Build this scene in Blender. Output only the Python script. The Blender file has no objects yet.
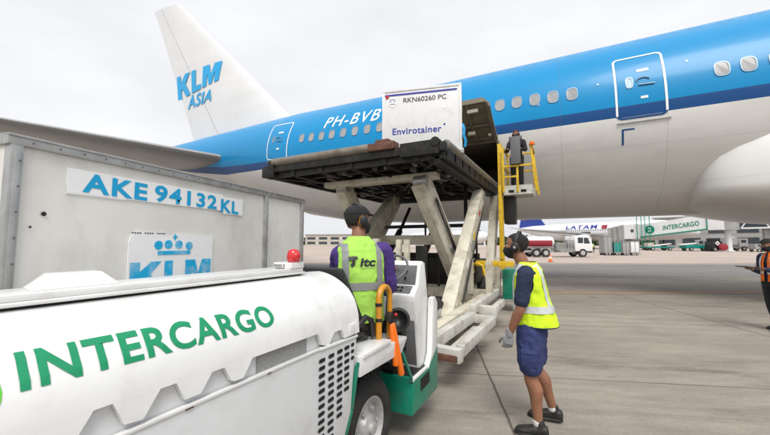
import bpy, bmesh, math, random
from mathutils import Vector, Matrix, noise
R = math.radians
PI = math.pi
random.seed(7)
SC = bpy.context.scene
COL = SC.collection

# ------------------------------------------------------------------ camera
cam_d = bpy.data.cameras.new('camera')
cam_d.sensor_width = 36.0
cam_d.lens = 15.943
cam_d.clip_start = 0.05
cam_d.clip_end = 6000
cam = bpy.data.objects.new('camera', cam_d)
COL.objects.link(cam)
cam.location = (0, 0, 1.65)
cam.rotation_euler = (R(90 + 4.28), 0, R(27.8))
SC.camera = cam

# ------------------------------------------------------------------ overcast sky
SUN_EL, SUN_AZ = 56.0, 150.0          # azimuth clockwise from +Y
world = bpy.data.worlds.new('World')
SC.world = world
world.use_nodes = True
nt = world.node_tree
for n in list(nt.nodes):
    nt.nodes.remove(n)
wo = nt.nodes.new('ShaderNodeOutputWorld')
bg = nt.nodes.new('ShaderNodeBackground')
sky = nt.nodes.new('ShaderNodeTexSky')
sky.sky_type = 'NISHITA'
sky.sun_disc = False
sky.sun_elevation = R(SUN_EL)
sky.sun_rotation = R(SUN_AZ)
sky.air_density = 1.0
sky.dust_density = 6.0
sky.ozone_density = 1.0
hs = nt.nodes.new('ShaderNodeHueSaturation')
hs.inputs['Saturation'].default_value = 0.10
flat = nt.nodes.new('ShaderNodeMix'); flat.data_type = 'RGBA'
flat.inputs[0].default_value = 0.72
flat.inputs[7].default_value = (9.6, 9.75, 10.1, 1)      # even cloud deck
cl_co = nt.nodes.new('ShaderNodeTexCoord')
cl_map = nt.nodes.new('ShaderNodeMapping')
cl_map.inputs['Scale'].default_value = (1, 1, 2.6)
cl_n = nt.nodes.new('ShaderNodeTexNoise')
cl_n.inputs['Scale'].default_value = 2.2
cl_n.inputs['Detail'].default_value = 6
cl_n.inputs['Roughness'].default_value = 0.5
cl_r = nt.nodes.new('ShaderNodeMapRange')
cl_r.inputs[1].default_value = 0.30; cl_r.inputs[2].default_value = 0.70
cl_r.inputs[3].default_value = 0.88; cl_r.inputs[4].default_value = 1.06
mul = nt.nodes.new('ShaderNodeVectorMath'); mul.operation = 'SCALE'
L = nt.links.new
L(sky.outputs[0], hs.inputs['Color'])
L(hs.outputs[0], flat.inputs[6])
L(cl_co.outputs['Generated'], cl_map.inputs[0])
L(cl_map.outputs[0], cl_n.inputs['Vector'])
L(cl_n.outputs[0], cl_r.inputs[0])
L(flat.outputs[2], mul.inputs[0])
L(cl_r.outputs[0], mul.inputs['Scale'])
L(mul.outputs[0], bg.inputs['Color'])
bg.inputs['Strength'].default_value = 0.075
L(bg.outputs[0], wo.inputs[0])

sun_d = bpy.data.lights.new('sun', 'SUN')
sun_d.energy = 1.5
sun_d.angle = R(26)
sun_d.color = (1, 0.97, 0.92)
sun = bpy.data.objects.new('sun', sun_d)
COL.objects.link(sun)
sun.location = (0, -20, 40)
sd = Vector((math.sin(R(SUN_AZ)) * math.cos(R(SUN_EL)), math.cos(R(SUN_AZ)) * math.cos(R(SUN_EL)), math.sin(R(SUN_EL))))
sun.rotation_euler = (-sd).to_track_quat('-Z', 'Y').to_euler()

SC.view_settings.view_transform = 'Standard'
SC.view_settings.look = 'None'
SC.view_settings.exposure = 0.72
SC.view_settings.gamma = 1.0
SC.view_settings.use_curve_mapping = False
SC.render.engine = 'CYCLES'
SC.cycles.max_bounces = 6
SC.cycles.use_denoising = True

# ------------------------------------------------------------------ materials
def lin(h):
    h = h.lstrip('#')
    o = []
    for i in (0, 2, 4):
        c = int(h[i:i + 2], 16) / 255
        o.append(c / 12.92 if c <= 0.04045 else ((c + 0.055) / 1.055) ** 2.4)
    return tuple(o)

def mat(name, col, rough=0.5, metal=0.0, var=0.12, scale=6.0, dirt=None, dirt_amt=0.0, dirt_scale=3.0,
        bump=0.0, bump_scale=40.0, coat=0.0, stretch=(1, 1, 1), spec=0.5):
    """Principled surface with tone variation, patchy dirt and fine bump, all from object coordinates."""
    m = bpy.data.materials.new(name)
    m.use_nodes = True
    t = m.node_tree
    b = t.nodes['Principled BSDF']
    b.inputs['Roughness'].default_value = rough
    b.inputs['Metallic'].default_value = metal
    b.inputs['Specular IOR Level'].default_value = spec
    if coat:
        b.inputs['Coat Weight'].default_value = coat
        b.inputs['Coat Roughness'].default_value = 0.12
    if len(col) == 3:
        col = (*col, 1)
    tc = t.nodes.new('ShaderNodeTexCoord')
    mp = t.nodes.new('ShaderNodeMapping')
    mp.inputs['Scale'].default_value = stretch
    t.links.new(tc.outputs['Object'], mp.inputs[0])
    nz = t.nodes.new('ShaderNodeTexNoise')
    nz.inputs['Scale'].default_value = scale
    nz.inputs['Detail'].default_value = 6
    t.links.new(mp.outputs[0], nz.inputs['Vector'])
    mr = t.nodes.new('ShaderNodeMapRange')
    mr.inputs[1].default_value = 0.3; mr.inputs[2].default_value = 0.7
    mr.inputs[3].default_value = 1 - var; mr.inputs[4].default_value = 1 + var * 0.5
    t.links.new(nz.outputs[0], mr.inputs[0])
    vm = t.nodes.new('ShaderNodeVectorMath'); vm.operation = 'SCALE'
    vm.inputs[0].default_value = col[:3]
    t.links.new(mr.outputs[0], vm.inputs['Scale'])
    out = vm.outputs[0]
    if dirt is not None:
        n2 = t.nodes.new('ShaderNodeTexNoise')
        n2.inputs['Scale'].default_value = dirt_scale
        n2.inputs['Detail'].default_value = 9
        n2.inputs['Roughness'].default_value = 0.65
        t.links.new(mp.outputs[0], n2.inputs['Vector'])
        r2 = t.nodes.new('ShaderNodeMapRange')
        r2.inputs[1].default_value = 0.48; r2.inputs[2].default_value = 0.78
        r2.inputs[3].default_value = 0.0; r2.inputs[4].default_value = dirt_amt
        t.links.new(n2.outputs[0], r2.inputs[0])
        mx = t.nodes.new('ShaderNodeMix'); mx.data_type = 'RGBA'
        t.links.new(r2.outputs[0], mx.inputs[0])
        t.links.new(out, mx.inputs[6])
        mx.inputs[7].default_value = (*dirt[:3], 1)
        out = mx.outputs[2]
        rr = t.nodes.new('ShaderNodeMapRange')
        rr.inputs[3].default_value = rough; rr.inputs[4].default_value = min(1, rough + 0.3)
        t.links.new(r2.outputs[0], rr.inputs[0])
        t.links.new(rr.outputs[0], b.inputs['Roughness'])
    t.links.new(out, b.inputs['Base Color'])
    if bump:
        n3 = t.nodes.new('ShaderNodeTexNoise')
        n3.inputs['Scale'].default_value = bump_scale
        n3.inputs['Detail'].default_value = 4
        t.links.new(mp.outputs[0], n3.inputs['Vector'])
        bp = t.nodes.new('ShaderNodeBump')
        bp.inputs['Strength'].default_value = bump
        bp.inputs['Distance'].default_value = 0.02
        t.links.new(n3.outputs[0], bp.inputs['Height'])
        t.links.new(bp.outputs[0], b.inputs['Normal'])
    return m

GRIME = (0.10, 0.085, 0.065)
M = {}
def airframe(name, col, rough, coat, dirt_amt):
    """Aircraft skin: faint panel seams plus streaky grime."""
    m = mat(name, col, rough, 0, 0.05, 0.6, GRIME, dirt_amt, 0.45, 0.03, 1.2, coat, (0.4, 1, 1))
    t = m.node_tree
    b = t.nodes['Principled BSDF']
    src = b.inputs['Base Color'].links[0].from_socket
    tc = t.nodes.new('ShaderNodeTexCoord')
    sp = t.nodes.new('ShaderNodeSeparateXYZ')
    t.links.new(tc.outputs['Object'], sp.inputs[0])
    fac = None
    for ax, per, w in ((0, 2.67, 0.006), (2, 1.13, 0.008)):
        dv = t.nodes.new('ShaderNodeMath'); dv.operation = 'DIVIDE'; dv.inputs[1].default_value = per
        t.links.new(sp.outputs[ax], dv.inputs[0])
        fr = t.nodes.new('ShaderNodeMath'); fr.operation = 'FRACT'
        t.links.new(dv.outputs[0], fr.inputs[0])
        lt = t.nodes.new('ShaderNodeMath'); lt.operation = 'LESS_THAN'; lt.inputs[1].default_value = w
        t.links.new(fr.outputs[0], lt.inputs[0])
        if fac is None:
            fac = lt
        else:
            mxx = t.nodes.new('ShaderNodeMath'); mxx.operation = 'MAXIMUM'
            t.links.new(fac.outputs[0], mxx.inputs[0]); t.links.new(lt.outputs[0], mxx.inputs[1])
            fac = mxx
    sc = t.nodes.new('ShaderNodeMath'); sc.operation = 'MULTIPLY'; sc.inputs[1].default_value = 0.30
    t.links.new(fac.outputs[0], sc.inputs[0])
    mx = t.nodes.new('ShaderNodeMix'); mx.data_type = 'RGBA'
    t.links.new(sc.outputs[0], mx.inputs[0]); t.links.new(src, mx.inputs[6])
    mx.inputs[7].default_value = (0.12, 0.12, 0.12, 1)
    t.links.new(mx.outputs[2], b.inputs['Base Color'])
    return m

M['air_white'] = airframe('aircraft white paint', (0.70, 0.688, 0.66), 0.32, 0.3, 0.28)
M['air_blue'] = airframe('aircraft sky blue paint', (0.0, 0.240, 0.52), 0.34, 0.14, 0.05)
M['air_navy'] = airframe('aircraft dark blue stripe', (0.0, 0.06, 0.22), 0.34, 0.3, 0.06)
for k_ in ('air_blue', 'air_navy'): M[k_].node_tree.nodes['Principled BSDF'].inputs['Specular IOR Level'].default_value = 0.2
M['fin_white'] = airframe('fin white paint', (0.72, 0.72, 0.72), 0.35, 0.2, 0.06)
M['stab_grey'] = mat('tailplane grey paint', (0.30, 0.30, 0.30), 0.4, 0, 0.1, 0.7, GRIME, 0.3, 0.8)
M['white_mark'] = mat('white marking', (0.85, 0.85, 0.85), 0.4, var=0.03)
M['navy_mark'] = mat('dark blue marking', (0.0, 0.06, 0.25), 0.4, var=0.03)
M['klm_blue'] = mat('pale blue lettering', (0.0, 0.36, 0.72), 0.45, var=0.06)
M['sticker_blue'] = mat('worn blue sticker', (0.0, 0.38, 0.68), 0.5, var=0.1, dirt=(0.75, 0.75, 0.73), dirt_amt=0.7, dirt_scale=9)
M['win_frame'] = mat('cabin window frame', (0.24, 0.33, 0.42), 0.35, 0.3, 0.05)
M['win_pane'] = mat('cabin window pane', (0.33, 0.33, 0.335), 0.15, 0, 0.12, 3)
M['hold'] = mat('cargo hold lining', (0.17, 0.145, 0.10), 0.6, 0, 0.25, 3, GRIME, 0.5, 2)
M['hold_light'] = mat('hold fitting', (0.55, 0.52, 0.42), 0.5)
M['alu'] = mat('weathered aluminium', (0.42, 0.42, 0.41), 0.42, 0.6, 0.18, 9, GRIME, 0.5, 5)
M['steel_dark'] = mat('dark greasy steel', (0.016, 0.016, 0.015), 0.5, 0.4, 0.35, 6, (0.10, 0.075, 0.045), 0.5, 5)
M['roller'] = mat('conveyor roller steel', (0.27, 0.255, 0.225), 0.4, 0.6, 0.3, 12, GRIME, 0.5, 8)
M['rail_tube'] = mat('scuffed tube', (0.24, 0.21, 0.17), 0.45, 0.4, 0.25, 7, (0.09, 0.06, 0.04), 0.6, 4)
M['rust'] = mat('rusty bracket', (0.16, 0.07, 0.045), 0.75, 0.1, 0.4, 14, (0.05, 0.03, 0.02), 0.6, 9)
M['loader_cream'] = mat('cream loader paint', (0.60, 0.56, 0.45), 0.5, 0, 0.12, 3, (0.13, 0.085, 0.045), 0.75, 3.2, 0.05, 60)
M['loader_white'] = mat('scuffed white loader paint', (0.56, 0.55, 0.50), 0.5, 0, 0.12, 4, (0.16, 0.09, 0.05), 0.8, 5, 0.05, 60)
M['yellow'] = mat('safety yellow paint', (0.72, 0.46, 0.015), 0.45, 0, 0.15, 8, GRIME, 0.4, 6)
M['rail_yellow'] = mat('amber handrail paint', (0.62, 0.26, 0.01), 0.35, 0, 0.12, 20, GRIME, 0.5, 18, coat=0.3)
M['black'] = mat('black plastic', (0.012, 0.012, 0.013), 0.45, var=0.2)
M['rubber'] = mat('tyre rubber', (0.022, 0.021, 0.020), 0.8, 0, 0.3, 10, (0.11, 0.10, 0.085), 0.45, 6, 0.2, 90)
M['rim'] = mat('wheel rim', (0.52, 0.52, 0.51), 0.45, 0.35, 0.2, 12, GRIME, 0.5, 9)
M['tug_white'] = mat('tractor white paint', (0.75, 0.75, 0.74), 0.30, 0, 0.04, 3, (0.30, 0.27, 0.23), 0.38, 4.5, 0.02, 60, 0.35)
M['tug_panel'] = mat('tractor side panel', (0.66, 0.67, 0.68), 0.35, 0, 0.05, 3, (0.30, 0.27, 0.23), 0.30, 5, 0.02, 60, 0.2)
M['tug_green'] = mat('tractor green paint', (0.0, 0.20, 0.12), 0.35, 0, 0.12, 8, GRIME, 0.4, 6, coat=0.3)
M['green_letter'] = mat('green lettering', (0.0, 0.25, 0.105), 0.6, var=0.06)
M['bright_green'] = mat('bright green logo', (0.10, 0.55, 0.03), 0.4, var=0.05)
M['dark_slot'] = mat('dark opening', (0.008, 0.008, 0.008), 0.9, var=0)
M['mesh_grey'] = mat('grille mesh', (0.36, 0.36, 0.36), 0.5, 0.4, 0.3, 160, bump=0.6, bump_scale=240)
M['console_grey'] = mat('instrument panel grey', (0.13, 0.13, 0.135), 0.5, 0, 0.2, 14, GRIME, 0.4, 9)
M['gauge'] = mat('gauge face', (0.025, 0.025, 0.03), 0.2)
M['gauge_ring'] = mat('gauge ring', (0.5, 0.5, 0.5), 0.3, 0.8)
M['red'] = mat('red lens', (0.55, 0.012, 0.015), 0.18, 0, 0.1, 20, coat=0.6)
M['red_paint'] = mat('red paint', (0.45, 0.02, 0.02), 0.4, 0, 0.2)
M['wand'] = mat('orange wand plastic', (0.85, 0.17, 0.01), 0.4, 0, 0.08)
M['uld_sheet'] = mat('grubby container sheet', (0.72, 0.705, 0.665), 0.5, 0, 0.14, 1.6, (0.38, 0.35, 0.29), 0.6, 2.2, 0.06, 9, stretch=(1, 1, 0.6))
M['sticker'] = mat('white sticker', (0.82, 0.82, 0.82), 0.45, 0, 0.05, 9, (0.6, 0.59, 0.55), 0.5, 9)
M['label_blue'] = mat('blue label print', (0.0, 0.33, 0.62), 0.5, var=0.08)
M['cool_white'] = mat('cool container white', (0.74, 0.74, 0.74), 0.42, 0, 0.06, 4, (0.35, 0.33, 0.30), 0.5, 4)
M['cool_navy'] = mat('cool container navy print', (0.03, 0.04, 0.30), 0.5, var=0.08)
M['print_black'] = mat('black print', (0.02, 0.02, 0.025), 0.5, var=0.1)
M['strap_blue'] = mat('blue strap', (0.0, 0.28, 0.60), 0.7)
M['concrete_wall'] = mat('building wall', (0.50, 0.46, 0.40), 0.8, 0, 0.12, 0.4)
M['glass_dark'] = mat('dark glazing', (0.05, 0.06, 0.07), 0.12, 0, 0.3, 0.6)
M['bridge_white'] = mat('jet bridge white', (0.74, 0.75, 0.75), 0.5, 0, 0.06, 0.6, GRIME, 0.15, 0.8)
M['bridge_grey'] = mat('jet bridge grey', (0.34, 0.34, 0.33), 0.6, 0, 0.2, 0.8)
M['bridge_green'] = mat('jet bridge green', (0.0, 0.22, 0.14), 0.5)
M['latam_white'] = mat('second aircraft white', (0.78, 0.78, 0.78), 0.35, 0, 0.05, 0.3)
M['latam_indigo'] = mat('second aircraft indigo', (0.02, 0.05, 0.30), 0.4)
M['latam_coral'] = mat('second aircraft coral', (0.80, 0.22, 0.05), 0.4)
M['latam_red'] = mat('second aircraft red', (0.30, 0.02, 0.035), 0.4)
M['skin_a'] = mat('tanned skin', (0.27, 0.122, 0.068), 0.55, 0, 0.14, 14, (0.30, 0.10, 0.06), 0.3, 9, 0.06, 90)
M['hair'] = mat('short dark hair', (0.022, 0.017, 0.014), 0.7, 0, 0.5, 90, bump=1.0, bump_scale=190)
M['mask'] = mat('black cloth mask', (0.010, 0.010, 0.011), 0.85, var=0.3, scale=30)
M['eye'] = mat('eye white', (0.7, 0.68, 0.65), 0.2)
M['hivis'] = mat('yellow hi-vis cloth', (0.60, 0.84, 0.015), 0.75, 0, 0.10, 9, (0.35, 0.42, 0.03), 0.35, 6, bump=0.55, bump_scale=13)
M['hivis_green'] = mat('lime hi-vis cloth', (0.36, 0.66, 0.09), 0.75, 0, 0.10, 9, (0.22, 0.36, 0.08), 0.4, 6, bump=0.55, bump_scale=13)
M['hivis_orange'] = mat('orange hi-vis cloth', (0.85, 0.16, 0.01), 0.75, 0, 0.08, 9, bump=0.12, bump_scale=30)
M['reflect'] = mat('silver reflective tape', (0.60, 0.63, 0.62), 0.35, 0.1, 0.12, 60)
M['reflect_grey'] = mat('grey reflective tape', (0.24, 0.25, 0.25), 0.4, 0.1, 0.12, 60)
M['navy_cloth'] = mat('navy cotton', (0.012, 0.022, 0.055), 0.85, 0, 0.25, 14, bump=0.7, bump_scale=15)
M['blue_shorts'] = mat('blue work cotton', (0.028, 0.040, 0.135), 0.85, 0, 0.25, 12, (0.05, 0.06, 0.15), 0.4, 9, bump=0.8, bump_scale=15)
M['purple_cloth'] = mat('purple work shirt', (0.050, 0.022, 0.17), 0.8, 0, 0.2, 12, bump=0.7, bump_scale=14)
M['dark_cloth'] = mat('black work cotton', (0.014, 0.014, 0.018), 0.85, 0, 0.25, 14)
M['glove'] = mat('grey work glove', (0.30, 0.30, 0.31), 0.85, 0, 0.2, 40)
M['sock'] = mat('white sock', (0.6, 0.58, 0.55), 0.9)
M['boot'] = mat('dusty black boot leather', (0.016, 0.015, 0.014), 0.55, 0, 0.3, 20, (0.10, 0.09, 0.075), 0.35, 14)
M['teal'] = mat('teal equipment paint', (0.0, 0.24, 0.20), 0.5, 0, 0.1, 2)
M['leaf_far'] = mat('far treeline leaves', (0.05, 0.075, 0.03), 0.9, 0, 0.4, 0.5)

# ------------------------------------------------------------------ mesh building
class MB:
    """Collects boxes, tubes, prisms and grids and links them as ONE mesh object."""
    def __init__(s):
        s.v = []; s.f = []; s.mi = []; s.mats = []
    def _m(s, m):
        if m is None:
            return 0
        if m not in s.mats:
            s.mats.append(m)
        return s.mats.index(m)
    def add(s, vs, fs, m=None):
        o = len(s.v)
        s.v += [Vector(v) for v in vs]
        k = s._m(m)
        for f in fs:
            s.f.append(tuple(i + o for i in f)); s.mi.append(k)
        return s
    def hexa(s, p, m=None):
        """8 corners: bottom ring 0-3, top ring 4-7."""
        return s.add(p, [(3, 2, 1, 0), (4, 5, 6, 7), (0, 1, 5, 4), (1, 2, 6, 5), (2, 3, 7, 6), (3, 0, 4, 7)], m)
    def box(s, x0, x1, y0, y1, z0, z1, m=None, rz=0, c=None):
        p = [Vector(q) for q in ((x0, y0, z0), (x1, y0, z0), (x1, y1, z0), (x0, y1, z0), (x0, y0, z1), (x1, y0, z1), (x1, y1, z1), (x0, y1, z1))]
        if rz:
            c = Vector(c if c else ((x0 + x1) / 2, (y0 + y1) / 2, 0)); rm = Matrix.Rotation(rz, 3, 'Z')
            p = [rm @ (q - c) + c for q in p]
        return s.hexa(p, m)
    def beam(s, a, b, w, h, m=None, up=(0, 0, 1)):
        """Rectangular bar from a to b: w across, h along up."""
        a, b = Vector(a), Vector(b)
        d = (b - a).normalized(); u = Vector(up)
        sd_ = d.cross(u)
        if sd_.length < 1e-5:
            sd_ = d.cross(Vector((1, 0, 0)))
        sd_.normalize(); u = sd_.cross(d).normalized()
        o = [(-w / 2, -h / 2), (w / 2, -h / 2), (w / 2, h / 2), (-w / 2, h / 2)]
        vs = [a + sd_ * i + u * j for i, j in o] + [b + sd_ * i + u * j for i, j in o]
        return s.add(vs, [(3, 2, 1, 0), (4, 5, 6, 7), (0, 1, 5, 4), (1, 2, 6, 5), (2, 3, 7, 6), (3, 0, 4, 7)], m)
    def rings(s, rs, m=None, cap=True, closed=True):
        n = len(rs[0]); vs = [p for r in rs for p in r]; fs = []
        for k in range(len(rs) - 1):
            for i in range(n if closed else n - 1):
                j = (i + 1) % n
                fs.append((k * n + i, k * n + j, (k + 1) * n + j, (k + 1) * n + i))
        if cap and closed:
            fs.append(tuple(range(n - 1, -1, -1)))
            fs.append(tuple((len(rs) - 1) * n + i for i in range(n)))
        return s.add(vs, fs, m)
    def tube(s, pts, r, m=None, n=10, cap=True):
        pts = [Vector(p) for p in pts]
        rr = r if isinstance(r, (list, tuple)) else [r] * len(pts)
        rs = []; prev = None
        for i, p in enumerate(pts):
            t = (pts[min(i + 1, len(pts) - 1)] - pts[max(i - 1, 0)]).normalized()
            if prev is None:
                a = t.orthogonal().normalized()
            else:
                a = (prev - t * prev.dot(t)).normalized()
            prev = a; b = t.cross(a)
            rs.append([p + (a * math.cos(q * 2 * PI / n) + b * math.sin(q * 2 * PI / n)) * rr[i] for q in range(n)])
        return s.rings(rs, m, cap)
    def disc(s, c, ax, prof, m=None, n=24):
        """Lathe about axis ax through c; prof = [(radius, along)]."""
        c = Vector(c); ax = Vector(ax).normalized(); a = ax.orthogonal().normalized(); b = ax.cross(a)
        rs = [[c + ax * h + (a * math.cos(q * 2 * PI / n) + b * math.sin(q * 2 * PI / n)) * max(r_, 1e-4) for q in range(n)] for r_, h in prof]
        return s.rings(rs, m, True)
    def ball(s, c, rx, ry=None, rz=None, m=None, n=16, k=9):
        ry = rx if ry is None else ry; rz = rx if rz is None else rz
        c = Vector(c)
        rs = []
        for i in range(k + 1):
            a = -PI / 2 + PI * i / k
            ca = max(math.cos(a), 0.01)
            rs.append([c + Vector((rx * ca * math.cos(q * 2 * PI / n), ry * ca * math.sin(q * 2 * PI / n), rz * math.sin(a))) for q in range(n)])
        return s.rings(rs, m, True)
    def prism(s, poly, fa, fb, m=None):
        """2-D outline poly mapped to 3-D by fa(u,v) and fb(u,v), joined."""
        n = len(poly)
        vs = [fa(*p) for p in poly] + [fb(*p) for p in poly]
        fs = [tuple(range(n - 1, -1, -1)), tuple(range(n, 2 * n))] + [(i, (i + 1) % n, n + (i + 1) % n, n + i) for i in range(n)]
        return s.add(vs, fs, m)
    def build(s, name, material, parent=None, smooth=None, bevel=0, org=None):
        me = bpy.data.meshes.new(name)
        o_ = Vector((0, 0, 0))
        if org is not None:
            o_ = Vector(org)
        elif parent is not None:
            o_ = root_org(parent)
        me.from_pydata([v - o_ for v in s.v], [], s.f)
        if s.mats:
            for m in s.mats:
                me.materials.append(m)
            me.polygons.foreach_set('material_index', s.mi)
        else:
            me.materials.append(material)
        bm = bmesh.new(); bm.from_mesh(me)
        bmesh.ops.recalc_face_normals(bm, faces=bm.faces)
        if bevel:
            es = [e for e in bm.edges if len(e.link_faces) == 2 and e.calc_face_angle(0) > R(35)]
            bmesh.ops.bevel(bm, geom=es, offset=bevel, offset_type='OFFSET', segments=2, profile=0.6, affect='EDGES', clamp_overlap=True)
        bm.to_mesh(me); bm.free()
        o = bpy.data.objects.new(name, me)
        COL.objects.link(o)
        if parent is not None:
            o.parent = parent
        elif org is not None:
            o.location = o_
        if smooth is not None:
            shade(o, smooth)
        elif bevel:
            shade(o, 40)
        return o

def shade(o, ang=35):
    me = o.data
    me.polygons.foreach_set('use_smooth', [True] * len(me.polygons))
    if ang < 180:
        bm = bmesh.new(); bm.from_mesh(me)
        for e in bm.edges:
            if len(e.link_faces) == 2 and e.calc_face_angle(0) > R(ang):
                e.smooth = False
        bm.to_mesh(me); bm.free()
    me.update()

ORGS = {}
def root_org(o):
    while o.parent is not None:
        o = o.parent
    return ORGS.get(o.name, Vector((0, 0, 0)))

def tag(o, label=None, cat=None, group=None, kind=None):
    if label: o['label'] = label
    if cat: o['category'] = cat
    if group: o['group'] = group
    if kind: o['kind'] = kind
    return o

def thing(name, loc, label, cat, group=None, rz=0, local=False):
    """Empty at the thing's base; parts are meshed in world space unless local."""
    o = bpy.data.objects.new(name, None)
    o.empty_display_size = 0.3
    COL.objects.link(o)
    o.location = loc; o.rotation_euler = (0, 0, rz)
    ORGS[o.name] = Vector((0, 0, 0)) if local else Vector(loc)
    return tag(o, label, cat, group)

def kids(o):
    return [c for c in COL.objects if c.parent == o]

def copy_tree(o, parent=None):
    c = o.copy(); COL.objects.link(c)
    if parent is not None: c.parent = parent
    for ch in list(o.children):
        copy_tree(ch, c)
    return c

# lettering -----------------------------------------------------------------
def text_mesh(s, bold=0.0, shear=0.0, space=1.0):
    """Outline of a word as (verts2d, faces), baseline v=0, cap height v=1, u from 0 to 1."""
    def ev(t):
        c = bpy.data.curves.new('letters', 'FONT')
        c.body = t; c.size = 1; c.offset = bold; c.shear = shear; c.space_character = space
        c.fill_mode = 'FRONT'; c.resolution_u = 5
        o = bpy.data.objects.new('letters', c); COL.objects.link(o)
        dg = bpy.context.evaluated_depsgraph_get()
        me = bpy.data.meshes.new_from_object(o.evaluated_get(dg))
        vs = [(v.co.x, v.co.y) for v in me.vertices]; fs = [tuple(p.vertices) for p in me.polygons]
        bpy.data.objects.remove(o); bpy.data.curves.remove(c); bpy.data.meshes.remove(me)
        return vs, fs
    hv, _ = ev('H')
    y0, y1 = min(v[1] for v in hv), max(v[1] for v in hv)
    vs, fs = ev(s)
    x0, x1 = min(v[0] for v in vs), max(v[0] for v in vs)
    return [((x - x0) / (x1 - x0), (y - y0) / (y1 - y0)) for x, y in vs], fs, (x1 - x0) / (y1 - y0)

def letters(name, s, material, fn, parent, bold=0.0, shear=0.0, cuts_u=0, cuts_v=0, space=1.0):
    vs, fs, _ = text_mesh(s, bold, shear, space)
    me = bpy.data.meshes.new(name)
    me.from_pydata([(x, y, 0) for x, y in vs], [], fs)
    bm = bmesh.new(); bm.from_mesh(me)
    bmesh.ops.remove_doubles(bm, verts=bm.verts, dist=1e-5)
    for k in range(1, cuts_v):
        bmesh.ops.bisect_plane(bm, geom=bm.verts[:] + bm.edges[:] + bm.faces[:], plane_co=(0, k / cuts_v, 0), plane_no=(0, 1, 0))
    for k in range(1, cuts_u):
        bmesh.ops.bisect_plane(bm, geom=bm.verts[:] + bm.edges[:] + bm.faces[:], plane_co=(k / cuts_u, 0, 0), plane_no=(1, 0, 0))
    og = root_org(parent)
    for v in bm.verts:
        v.co = Vector(fn(v.co.x, v.co.y)) - og
    bm.to_mesh(me); bm.free()
    me.materials.append(material)
    me.polygons.foreach_set('use_smooth', [True] * len(me.polygons))
    o = bpy.data.objects.new(name, me); COL.objects.link(o); o.parent = parent
    return o

def quad_map(p00, p10, p01, p11):
    a, b, c, d = map(Vector, (p00, p10, p01, p11))
    return lambda u, v: a * (1 - u) * (1 - v) + b * u * (1 - v) + c * (1 - u) * v + d * u * v

KLM_SHAPES = [
    [(0, 0), (.10, 0), (.10, .36), (.13, .40), (.22, 0), (.335, 0), (.215, .56), (.335, 1), (.215, 1), (.10, .66), (.10, 1), (0, 1)],
    [(.37, 0), (.60, 0), (.60, .24), (.47, .24), (.47, 1), (.37, 1)],
    [(.63, 0), (.73, 0), (.73, .58), (.785, .0), (.845, .0), (.90, .58), (.90, 0), (1, 0), (1, 1), (.865, 1), (.815, .46), (.765, 1), (.63, 1)]]
def block_letters(name, material, fn, parent, shear=0.0):
    bm = bmesh.new(); og = root_org(parent)
    for sh in KLM_SHAPES:
        bm.faces.new([bm.verts.new((x, y, 0)) for x, y in sh])
    bm.normal_update()
    bmesh.ops.triangulate(bm, faces=bm.faces[:], ngon_method='EAR_CLIP')
    for k in range(1, 30):
        bmesh.ops.bisect_plane(bm, geom=bm.verts[:] + bm.edges[:] + bm.faces[:], plane_co=(k / 30, 0, 0), plane_no=(1, 0, 0))
    for v in bm.verts:
        v.co = Vector(fn(v.co.x + shear * (v.co.y - .5) * .3, v.co.y)) - og
    me = bpy.data.meshes.new(name); bm.to_mesh(me); bm.free(); me.materials.append(material)
    o = bpy.data.objects.new(name, me); COL.objects.link(o); o.parent = parent
    return o

def patch(name, fn, nu, nv, material, parent, outline=None):
    """A sheet over fn(u,v), u,v in 0..1."""
    mb = MB()
    vs = [fn(i / nu, j / nv) for j in range(nv + 1) for i in range(nu + 1)]
    fs = [(j * (nu + 1) + i, j * (nu + 1) + i + 1, (j + 1) * (nu + 1) + i + 1, (j + 1) * (nu + 1) + i) for j in range(nv) for i in range(nu)]
    mb.add(vs, fs)
    return mb.build(name, material, parent, smooth=60)
# ------------------------------------------------------------------ apron
CF = Vector((-0.41, 0.912, 0)); CR = Vector((0.912, 0.41, 0))       # slab grid directions

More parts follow.
